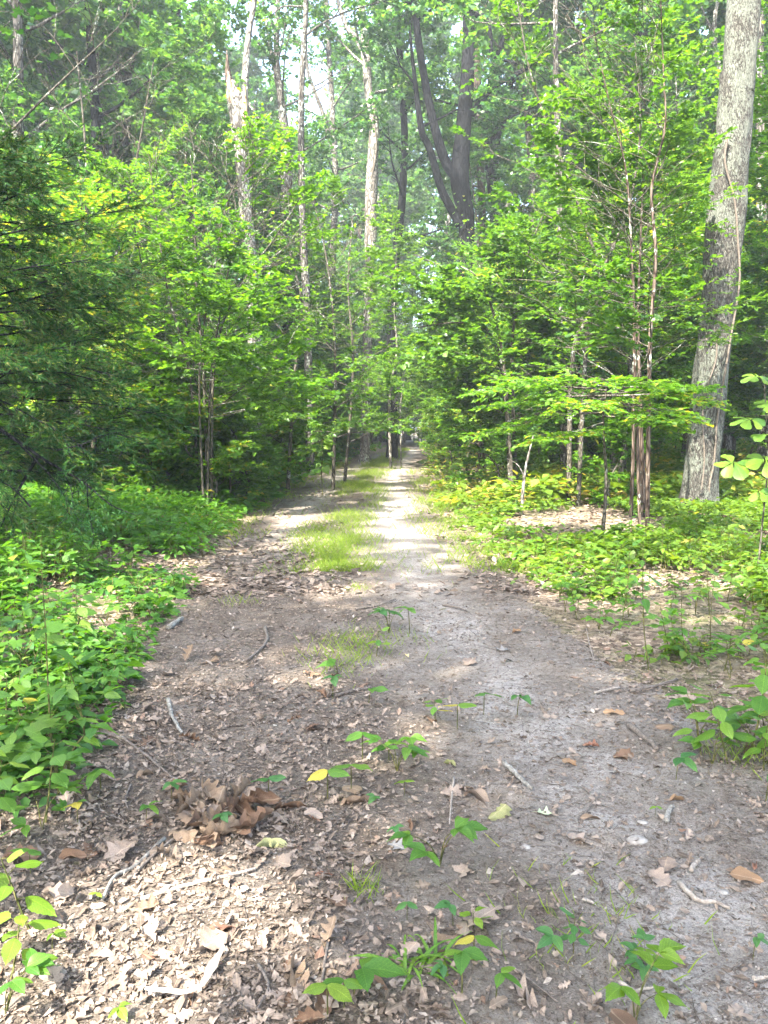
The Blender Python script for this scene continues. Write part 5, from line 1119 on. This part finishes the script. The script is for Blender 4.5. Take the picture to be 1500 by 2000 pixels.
ST = [([(886, 1522), (882, 1565), (878, 1616)], .006, 'twig_pale', 'thin pale stick pointing away in mid track'), ([(985, 1495), (1010, 1518), (1040, 1542)], .016, 'stick_lichen', 'thick lichened stick above the olive leaf'),
      ([(1228, 1424), (1255, 1448), (1284, 1474)], .022, 'twig', 'stout brown stick on the right rut'), ([(518, 1228), (522, 1255), (505, 1275), (480, 1292)], .016, 'twig', 'curved grey stick left of the grass tuft'),
      ([(328, 1372), (338, 1405), (355, 1432)], .016, 'stick_lichen', 'lichen spotted stick right of the pale yellow leaf'), ([(200, 1435), (245, 1450), (290, 1480), (336, 1516)], .010, 'twig', 'long bent twig above the brown heap', 2),
      ([(134, 1532), (150, 1552), (190, 1588)], .008, 'twig', 'forked twig at the left verge', 1), ([(322, 1640), (265, 1690), (225, 1715), (200, 1765)], .010, 'stick_lichen', 'scaly pale stick trailing left from the brown heap'),
      ([(275, 1760), (360, 1735), (430, 1722), (500, 1706)], .010, 'twig_pale', 'pale stick lying across the sunlit patch'), ([(1325, 1730), (1360, 1765), (1400, 1772), (1425, 1782)], .012, 'twig_pale', 'crumbly white rotten stick on the right'),
      ([(1350, 1708), (1358, 1692), (1366, 1688)], .012, 'twig_pale', 'short white rotten chunk above the crumbly stick'), ([(655, 1366), (690, 1358), (725, 1352)], .012, 'twig', 'brown stick across the middle below the grass tuft'),
      ([(1230, 1356), (1280, 1345), (1322, 1330)], .014, 'twig', 'dark branch end sticking out of the right verge', 1), ([(1160, 1360), (1185, 1354), (1210, 1350)], .012, 'twig_pale', 'short pale stick left of the dark branch'),
      ([(470, 1134), (490, 1133), (514, 1132)], .018, 'twig_pale', 'white stick on the left edge far along'), ([(395, 1128), (430, 1131), (470, 1134)], .014, 'twig', 'grey stick end to end with the white one'),
      ([(695, 1196), (735, 1188), (772, 1176)], .014, 'twig', 'grey stick lying across the track middle'), ([(865, 1183), (895, 1190), (912, 1198)], .012, 'twig', 'dark stick on the right rut farther on'),
      ([(1300, 1610), (1306, 1595), (1312, 1585)], .014, 'stick_lichen', 'stubby white bark piece near the white stone'), ([(1140, 1592), (1155, 1572), (1172, 1554)], .007, 'twig', 'short grey stick tipped by a narrow tan leaf'),
      ([(1256, 1796), (1275, 1765), (1288, 1740)], .005, 'twig', 'slim straight twig on the lower right'), ([(1138, 1764), (1160, 1772)], .008, 'twig_pale', 'stubby pale stick beside the slim straight twig'),
      ([(1140, 1744), (1139, 1755)], .007, 'twig_pale', 'tiny white wood chip above the stubby stick'), ([(1005, 1830), (1025, 1843), (1045, 1852)], .008, 'twig', 'dark stub left of the drooping green seedling'),
      ([(1210, 1925), (1240, 1942), (1280, 1935)], .008, 'twig_pale', 'bent light stick under the small dark seedling'), ([(1470, 1920), (1500, 1915)], .010, 'twig_pale', 'pale stick cut by the right picture edge'),
      ([(505, 1905), (525, 1950), (500, 1995)], .006, 'twig', 'dark twig at the bottom among the lobed oak leaves'), ([(640, 1860), (630, 1930), (615, 1990)], .006, 'twig', 'thin twig beside the large three leaflet seedling'),
      ([(1000, 1905), (1090, 1975)], .005, 'twig', 'thin twig behind the pinkish lobed leaf'), ([(1145, 1230), (1150, 1255), (1160, 1290)], .006, 'twig_pale', 'thin white twig standing in the right verge'),
      ([(830, 1860), (845, 1835), (858, 1825)], .005, 'twig_pale', 'white straw beside the strap leaved tuft'), ([(150, 1290), (135, 1305), (120, 1315)], .03, 'stick_lichen', 'mossy pale branch stub in the left ground cover'),
      ([(330, 1232), (345, 1222), (356, 1212)], .03, 'stick_lichen', 'black and white branch stub under the left leaves'), ([(255, 1535), (245, 1560), (250, 1580)], .006, 'twig', 'little twig left of the tan upright leaf'),
      ([(1365, 1000), (1340, 1012), (1300, 1010)], .03, 'twig', 'fallen grey limb at the foot of the oak')]
for s in ST: stick(s[0], s[1], s[2], s[3], br=s[4] if len(s) > 4 else 0)
def stone(px, py, s, label, seed):
    rg = np.random.default_rng(seed); c = at(px, py); c[2] = surff(c[0], c[1]); th, ph = np.meshgrid(np.linspace(0, PI, 9), np.arange(14)*2*PI/14, indexing='ij')
    n_ = .75+.5*fbm(np.cos(ph)*2+seed, th*2+np.sin(ph)*2, seed, 3); V = np.stack([np.sin(th)*np.cos(ph)*n_*s, np.sin(th)*np.sin(ph)*n_*s*.8, np.cos(th)*n_*s*.4], -1).reshape(-1, 3); i, j = np.meshgrid(np.arange(8), np.arange(14), indexing='ij')
    Q = np.stack([i*14+j, (i+1)*14+j, (i+1)*14+(j+1) % 14, i*14+(j+1) % 14], -1).reshape(-1, 4); b = MB(); b.add(V, Q, None, .5); o = b.build('stone', M['rock'], None, True); o.location = c; tag(o, label, 'stone')
stone(1246, 1640, .042, 'flat white stone pressed into the right rut', 1); stone(1026, 1652, .022, 'small white stone in the middle of the track', 2); stone(1413, 1742, .018, 'tiny white pebble near the orange brown leaf', 3); stone(1255, 1604, .022, 'little pale stone above the flat white one', 4)

# ------------------------------------------------------------------ seedlings and creepers, each leaf a part
LC = {}
def green(kind, mat, v):
    key = (kind, mat, v)
    if key not in LC:
        rg = np.random.default_rng(900+v*31+len(kind))
        wd = {'ovate': OVATE_T, 'narrow': [x*.62 for x in OVATE_T], 'slim': [x*.84 for x in OVATE_T], 'round': OBOV, 'wide': [x*1.25 for x in OVATE_T], 'blade': [.03, .035, .035, .033, .03, .024, .015, 0]}[kind]
        LC[key] = leaf_mesh('leaf', rg, wd, M[mat], 1.0, curl=rg.uniform(.05, .3)*rg.choice([-1, -1, 1]), arch=rg.uniform(.12, .35) if kind != 'blade' else rg.uniform(.5, .9), twist=rg.uniform(-.35, .35), fold=rg.uniform(.08, .22), wave=rg.uniform(.012, .03))
    return LC[key]
def maple_mesh(mat, v):
    key = ('maple', mat, v)
    if key not in LC:
        rg = np.random.default_rng(950+v); b = MB(); V, Q, T = MAPLE; V = V.copy(); V[:, 2] += rg.normal(0, .03, len(V)); b.add(V, None, T, rg.random(), np.stack([V[:, 0], V[:, 1], V[:, 2]*0], -1)); LC[key] = b.mesh('leaf', M[mat], False)
    return LC[key]
def frame_m(p, A, Nn, s):
    A = nrm(np.array(A, float)); X = np.cross(A, Nn); X = X/max(np.linalg.norm(X), 1e-6); Z = np.cross(X, A)
    return Matrix(((X[0]*s, A[0]*s, Z[0]*s, p[0]), (X[1]*s, A[1]*s, Z[1]*s, p[1]), (X[2]*s, A[2]*s, Z[2]*s, p[2]), (0, 0, 0, 1)))
def plan_plant(kind, seed, mat):
    """-> stem tubes and the leaves as (mesh, matrix)"""
    rg = np.random.default_rng(seed); st = MB(); lf = []
    def cluster(top, d, n, size, shape, mats=None):
        az0 = math.atan2(d[1], d[0])
        spread = {3: [-1.25, 0, 1.25], 5: [-2.0, -1.0, 0, 1.0, 2.0], 2: [-1.2, 1.2], 4: [-1.9, -.7, .6, 1.8]}[n]
        for q, a in enumerate(spread):
            a = az0+a+rg.uniform(-.2, .2); s = size*(1.08 if abs(spread[q]) < .3 else rg.uniform(.75, 1.0)); tl = rg.uniform(-.15, .35)
            A = np.array([math.cos(a), math.sin(a), tl]); lf.append((green(shape, mats or mat, int(rg.integers(6))), frame_m(top, A, nrm(UP+rg.normal(0, .22, 3)), s)))
    if kind in ('trefoil', 'trefoil3', 'creeper'):
        n = {'trefoil': 1, 'trefoil3': int(rg.integers(3, 5)), 'creeper': int(rg.integers(2, 4))}[kind]
        for q in range(n):
            a = rg.uniform(0, 2*PI) if n > 1 else rg.uniform(PI, 2*PI); h = rg.uniform(.06, .15)*(1 if n == 1 else 1.25); o_ = (.02 if n == 1 else rg.uniform(.05, .12)); top = np.array([math.cos(a)*o_, math.sin(a)*o_, h])
            st.tube(smooth_path(np.array([[0, 0, -.01], [top[0]*.3, top[1]*.3, h*.6], top]), 6), np.linspace(.0028, .0014, 6), 4, .4)
            cluster(top, top, 5 if kind == 'creeper' else 3, rg.uniform(.075, .10), 'narrow' if kind == 'creeper' else 'slim')
    elif kind == 'pair':
        top = np.array([0, 0, .10]); st.tube([[0, 0, -.01], [0, 0, .05], top], .002, 4, .4); cluster(top, np.array([0, -1, 0]), 2, .09, 'ovate')
    elif kind in ('seedling', 'tall', 'opposite'):
        H = {'seedling': rg.uniform(.14, .24), 'tall': rg.uniform(.45, .75), 'opposite': rg.uniform(.25, .4)}[kind]; n = {'seedling': 6, 'tall': 11, 'opposite': 10}[kind]
        P = grow_line(rg, (0, 0, -.01), (rg.normal(0, .15), rg.normal(0, .15), 1), H, 6, .2, .1); st.tube(P, np.linspace(.004, .0015, 7), 5, .4)
        for q in range(n):
            t = .35+.65*(q+1)/n; p = interp_path(P, t); a = (q*2.4 if kind != 'opposite' else (q//2)*1.57+(q % 2)*PI)+rg.uniform(-.3, .3); s = rg.uniform(.07, .11)*(1.15-.35*t)*(1 if kind != 'tall' else 1.15)
            p2 = p+np.array([math.cos(a), math.sin(a), .3])*.025; st.tube([p, p2], [.0013, .001], 3, .4); A = np.array([math.cos(a), math.sin(a), rg.uniform(-.35, .25)+.5*(t > .95)])
            lf.append((green('ovate' if kind != 'tall' else 'narrow', mat, int(rg.integers(6))), frame_m(p2, A, nrm(UP+rg.normal(0, .2, 3)), s)))
    elif kind == 'maple':
        for q in range(5):
            a = rg.uniform(0, 2*PI); h = rg.uniform(.10, .30); top = np.array([math.cos(a)*.11, math.sin(a)*.11, h]); st.tube(smooth_path(np.array([[0, 0, -.01], [top[0]*.2, top[1]*.2, h*.6], top]), 5), np.linspace(.003, .0013, 5), 4, .4)
            lf.append((maple_mesh(mat, int(rg.integers(4))), frame_m(top, (math.cos(a), math.sin(a), rg.uniform(-.35, .05)), nrm(UP+rg.normal(0, .2, 3)), rg.uniform(.10, .15))))
    elif kind == 'strap':
        for q in range(14):
            a = q*2*PI/14+rg.uniform(-.25, .25); c_ = rg.normal(0, .02, 2); A = np.array([math.cos(a), math.sin(a), rg.uniform(.5, 1.4)]); lf.append((green('blade', mat, int(rg.integers(6))), frame_m((c_[0], c_[1], -.005), A, nrm(np.array([-math.cos(a)*.8, -math.sin(a)*.8, 1])), rg.uniform(.12, .2))))
        st.tube([[0, 0, -.01], [0, 0, .015]], [.006, .004], 5, .4)
    return st.mesh('stem', M['stem'], True), lf
PLC = {}
def plant(x, y, kind, seed, mat, label, group=None, sc=1.0, rz=0.0, yellow=0, cat='seedling', name='seedling', tilt=(0, 0)):
    key = (kind, seed, mat)
    if key not in PLC: PLC[key] = plan_plant(kind, seed, mat)
    sm, lf = PLC[key]
    root = thing(name, (x, y, surff(x, y)), label, cat, group, rz); root.scale = (sc, sc, sc); root.rotation_euler = (tilt[0], tilt[1], rz)
    link('stem', sm, root)
    for q, (me, mx) in enumerate(lf):
        if q < yellow: me = green('ovate', 'leaf_yellow', q % 3)
        o = link('leaf', me, root); o.matrix_basis = mx
    return root
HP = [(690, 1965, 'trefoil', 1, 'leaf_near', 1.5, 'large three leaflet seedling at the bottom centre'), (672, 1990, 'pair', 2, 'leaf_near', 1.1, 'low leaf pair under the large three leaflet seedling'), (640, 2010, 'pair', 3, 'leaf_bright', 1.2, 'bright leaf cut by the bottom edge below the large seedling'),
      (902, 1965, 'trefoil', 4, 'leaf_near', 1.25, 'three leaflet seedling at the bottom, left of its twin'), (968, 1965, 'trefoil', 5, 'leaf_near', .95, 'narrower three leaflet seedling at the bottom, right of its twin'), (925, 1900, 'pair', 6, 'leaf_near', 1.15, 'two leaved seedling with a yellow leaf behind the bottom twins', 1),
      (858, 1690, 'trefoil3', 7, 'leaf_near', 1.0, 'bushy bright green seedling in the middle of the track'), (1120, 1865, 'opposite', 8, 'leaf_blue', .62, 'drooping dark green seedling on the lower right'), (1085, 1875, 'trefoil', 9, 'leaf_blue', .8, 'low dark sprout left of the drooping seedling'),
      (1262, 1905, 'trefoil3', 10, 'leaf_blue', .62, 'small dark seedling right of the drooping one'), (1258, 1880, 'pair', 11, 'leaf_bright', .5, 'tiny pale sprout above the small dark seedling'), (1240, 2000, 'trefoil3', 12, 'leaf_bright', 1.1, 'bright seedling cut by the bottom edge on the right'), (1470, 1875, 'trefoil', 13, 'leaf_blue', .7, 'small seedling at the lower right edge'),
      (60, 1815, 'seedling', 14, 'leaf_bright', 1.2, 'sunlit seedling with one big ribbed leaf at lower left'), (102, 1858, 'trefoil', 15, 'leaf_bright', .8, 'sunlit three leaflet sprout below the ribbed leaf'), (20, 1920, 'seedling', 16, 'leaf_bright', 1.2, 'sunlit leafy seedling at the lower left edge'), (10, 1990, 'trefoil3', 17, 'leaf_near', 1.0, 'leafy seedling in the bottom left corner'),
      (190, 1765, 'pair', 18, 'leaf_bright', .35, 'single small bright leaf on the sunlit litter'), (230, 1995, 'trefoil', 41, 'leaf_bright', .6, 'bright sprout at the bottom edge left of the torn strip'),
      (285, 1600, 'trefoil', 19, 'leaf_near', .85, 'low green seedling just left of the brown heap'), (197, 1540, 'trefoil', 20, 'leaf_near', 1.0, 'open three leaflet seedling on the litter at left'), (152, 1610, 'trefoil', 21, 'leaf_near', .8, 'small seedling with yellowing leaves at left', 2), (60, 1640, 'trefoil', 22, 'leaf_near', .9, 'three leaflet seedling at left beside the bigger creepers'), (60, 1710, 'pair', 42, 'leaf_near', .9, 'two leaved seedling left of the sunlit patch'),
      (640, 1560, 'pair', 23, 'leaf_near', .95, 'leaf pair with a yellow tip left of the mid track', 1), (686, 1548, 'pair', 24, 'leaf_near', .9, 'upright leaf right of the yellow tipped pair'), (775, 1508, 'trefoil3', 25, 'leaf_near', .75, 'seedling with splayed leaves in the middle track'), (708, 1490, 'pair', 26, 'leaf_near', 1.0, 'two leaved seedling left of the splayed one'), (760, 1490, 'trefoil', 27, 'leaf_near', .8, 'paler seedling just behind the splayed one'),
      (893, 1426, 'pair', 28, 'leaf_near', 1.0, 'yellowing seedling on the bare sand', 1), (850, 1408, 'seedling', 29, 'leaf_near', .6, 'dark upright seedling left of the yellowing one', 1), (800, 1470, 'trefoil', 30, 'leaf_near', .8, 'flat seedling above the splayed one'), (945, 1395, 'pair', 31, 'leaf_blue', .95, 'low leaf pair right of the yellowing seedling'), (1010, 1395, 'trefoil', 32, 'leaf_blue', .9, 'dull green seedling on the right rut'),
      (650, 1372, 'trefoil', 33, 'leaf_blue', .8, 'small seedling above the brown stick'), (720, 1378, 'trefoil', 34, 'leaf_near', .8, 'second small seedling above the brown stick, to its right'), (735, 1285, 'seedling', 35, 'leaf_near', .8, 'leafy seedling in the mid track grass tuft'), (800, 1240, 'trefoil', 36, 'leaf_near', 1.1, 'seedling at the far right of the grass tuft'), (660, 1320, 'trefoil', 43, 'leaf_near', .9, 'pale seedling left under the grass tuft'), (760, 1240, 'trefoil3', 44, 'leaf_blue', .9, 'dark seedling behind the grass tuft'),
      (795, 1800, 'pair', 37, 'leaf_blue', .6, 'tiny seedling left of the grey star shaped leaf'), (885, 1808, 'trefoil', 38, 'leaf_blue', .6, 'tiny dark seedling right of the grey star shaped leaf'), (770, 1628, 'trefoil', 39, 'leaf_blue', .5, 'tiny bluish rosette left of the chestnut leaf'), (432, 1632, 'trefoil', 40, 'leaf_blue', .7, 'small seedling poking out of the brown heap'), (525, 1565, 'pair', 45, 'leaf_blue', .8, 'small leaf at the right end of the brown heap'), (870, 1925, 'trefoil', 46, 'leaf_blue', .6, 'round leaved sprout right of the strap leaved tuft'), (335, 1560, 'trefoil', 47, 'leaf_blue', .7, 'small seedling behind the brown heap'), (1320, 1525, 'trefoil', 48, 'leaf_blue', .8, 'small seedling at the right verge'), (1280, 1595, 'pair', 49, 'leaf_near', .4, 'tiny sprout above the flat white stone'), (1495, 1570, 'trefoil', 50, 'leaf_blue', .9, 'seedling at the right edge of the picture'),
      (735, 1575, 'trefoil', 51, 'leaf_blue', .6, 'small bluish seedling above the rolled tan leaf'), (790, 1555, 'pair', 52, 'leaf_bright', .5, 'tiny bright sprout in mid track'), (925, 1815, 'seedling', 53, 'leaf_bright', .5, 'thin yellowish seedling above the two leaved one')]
rng = np.random.default_rng(140)
n_pl = 0
for h in HP:
    p = at(h[0], h[1]); plant(p[0], p[1], h[2], h[3], h[4], h[6], None, h[5]*(.80 if h[1] > 1840 else 1.0 if h[1] > 1570 else 1.3), rng.uniform(-.3, .3), h[7] if len(h) > 7 else 0); n_pl += 1
p = at(805, 1905); plant(p[0], p[1], 'strap', 60, 'leaf_near', 'tuft of strap like grass leaves at the bottom centre', None, .95, 0, 0, 'grass tuft', 'grass_tuft')
p = at(855, 1890); plant(p[0], p[1], 'strap', 61, 'leaf_near', 'striped strap leaved tuft just right of the first tuft', None, .8, 0, 0, 'grass tuft', 'grass_tuft')
KM = [('trefoil3', 'leaf_near', 'three leaflet creeper'), ('creeper', 'leaf_near', 'five leaflet creeper'), ('seedling', 'leaf_near', 'oval leaved seedling'), ('maple', 'leaf_dark', 'lobed leaved seedling'), ('opposite', 'leaf_near', 'paired leaf seedling'), ('tall', 'leaf_near', 'tall narrow leaved plant')]
def patch(n, side, y0, y1, wide, wts, grp, sc=(.8, 1.2)):
    global n_pl
    c = 0; tr = 0
    while c < n and tr < 20000:
        tr += 1
        y = y0+(y1-y0)*rng.random()**1.1; off = rng.random()**1.1*(wide[0]+wide[1]*y); x = float(vl(y)-off if side < 0 else vr(y)+off)
        if abs(x/y) > .56: continue
        if fbm(np.array([x*1.6]), np.array([y*1.6]), 71, 2)[0] < .24+.10*(off < .25): continue
        k = int(rng.choice(6, p=wts)); kind, mat, lab = KM[k]
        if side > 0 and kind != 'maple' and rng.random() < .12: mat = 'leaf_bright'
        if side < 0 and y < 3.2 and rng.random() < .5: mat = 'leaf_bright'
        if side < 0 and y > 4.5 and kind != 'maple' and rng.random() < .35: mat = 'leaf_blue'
        plant(x, y, kind, 100+k*10+int(rng.integers(5)), mat, lab+(' in the green cover left of the track' if side < 0 else ' on the leafy verge right of the track'), lab+grp, rng.uniform(*sc), rng.uniform(0, 6.28), int(rng.random() < .035), 'plant', 'creeper' if k < 2 else 'seedling'); c += 1; n_pl += 1
patch(105, -1, 2.0, 7.5, (.5, .28), [.40, .14, .18, .12, .14, .02], ' plants on the left', (.9, 1.35))
patch(118, 1, 4.0, 9.5, (.3, .34), [.34, .2, .18, .03, .2, .05], ' plants on the right', (.8, 1.25))
# big leaved cluster at the right edge
for i in range(11):
    p = at(rng.uniform(1360, 1540), rng.uniform(1400, 1520)); k = ['trefoil3', 'seedling', 'opposite', 'trefoil3'][i % 4]
    plant(p[0], p[1], k, 150+i % 6, 'leaf_near', 'broad leaved plant in the thick clump at the right edge', 'clump of broad leaved plants at the right edge', rng.uniform(1.0, 1.5), rng.uniform(0, 6.28), 0, 'plant')
# whorl-leaved young tree by the oak
def whorl():
    d = 7.4; base = atd(1480, 1110, d); base[2] = gzf(base[0], base[1]); root = thing('whorled_sapling', base, 'young tree with whorls of broad rounded leaves right of the oak', 'sapling'); rg = np.random.default_rng(5)
    tips = [((1432, 905), 8, .19), ((1495, 900), 7, .19), ((1480, 960), 5, .15), ((1465, 820), 6, .15), ((1510, 790), 6, .15), ((1478, 735), 6, .13), ((1500, 850), 5, .16)]
    st = MB(); top = atd(1492, 730, d)-base; P = smooth_path(np.array([[0, 0, -.02], [.02, 0, .5], [.05, .02, 1.1], top]), 14); st.tube(P, np.linspace(.012, .005, 14), 6, .4)
    for (px, py), n, s in tips:
        q = atd(px, py, d-.1)-base; t = min(.95, max(.2, (q[2]-.15)/top[2])); a0 = interp_path(P, t); st.tube(smooth_path(np.array([a0, (a0+q)/2+[0, 0, .03], q]), 6), np.linspace(.005, .002, 6), 4, .4)
        for k in range(n):
            a = k*2*PI/n+rg.uniform(-.2, .2); o = link('leaf', green('round', 'leaf_bright' if k % 3 else 'leaf_near', k % 6), root); o.matrix_basis = frame_m(q+np.array([math.cos(a), math.sin(a), 0])*.02, (math.cos(a), math.sin(a)*.85, math.sin(a)*.5+rg.uniform(-.2, .1)), nrm(np.array([0, -.5, .85])+rg.normal(0, .15, 3)), s*rg.uniform(.85, 1.15))
    st.build('stem', M['bark_sap'], root, True)
whorl()
# sunlit stem with drooping pale leaves at the left track edge
def droopy():
    d = 17.5; base = atd(630, 930, d); base[2] = gzf(base[0], base[1]); root = thing('drooping_seedling', base, 'sunlit upright seedling with drooping pale leaves at the left track edge', 'seedling'); rg = np.random.default_rng(6)
    P = smooth_path(np.array([[0, 0, -.02]]+[atd(x, y, d)-base for x, y in ((628, 915), (631, 890), (628, 872), (632, 850))]), 12); b = MB(); b.tube(P, np.linspace(.012, .005, 12), 5, .4); b.build('stem', M['stem'], root, True)
    for x, y, a, s, m_ in ((634, 852, -.4, .26, 'leaf_bright'), (620, 856, 2.6, .2, 'leaf_near'), (632, 868, .2, .22, 'leaf_bright'), (640, 884, -.2, .2, 'leaf_bright'), (630, 884, 3.3, .18, 'leaf_bright'), (630, 912, -.8, .24, 'leaf_bright'), (626, 905, 3.6, .18, 'leaf_near'), (634, 860, .8, .24, 'leaf_bright')):
        o = link('leaf', green('wide', m_, int(rg.integers(6))), root); q = atd(x, y, d)-base; o.matrix_basis = frame_m(q, (math.cos(a), -.5, math.sin(a)*.3-.45), nrm(np.array([.2*math.cos(a), -.8, .6])), s)
droopy()
# ------------------------------------------------------------------ thin haze, added to veil the distance and lift its dark gaps
def haze():
    m, t, out = newmat('haze_veil'); v = t.nodes.new('ShaderNodeVolumePrincipled'); v.inputs['Color'].default_value = (.86, .95, 1.0, 1); v.inputs['Density'].default_value = HAZE; v.inputs['Anisotropy'].default_value = .2
    t.links.new(v.outputs[0], out.inputs['Volume'])
    zs = [(-480, 480), (-480, 520), (-4, 52)]; V = [[x, y, z] for x in zs[0] for y in zs[1] for z in zs[2]]
    b = MB(); b.add(V, [[0, 1, 3, 2], [4, 6, 7, 5], [0, 4, 5, 1], [2, 3, 7, 6], [0, 2, 6, 4], [1, 5, 7, 3]]); tag(b.build('haze', m), 'thin added haze veiling the wood', kind='stuff')
HAZE = .0014
if HAZE: haze()
print('SCENE plants', n_pl, 'objects', len(bpy.data.objects), 'tris', sum(sum(len(p.vertices)-2 for p in me.polygons[:0]) or len(me.loops)-2*len(me.polygons) for me in bpy.data.meshes))
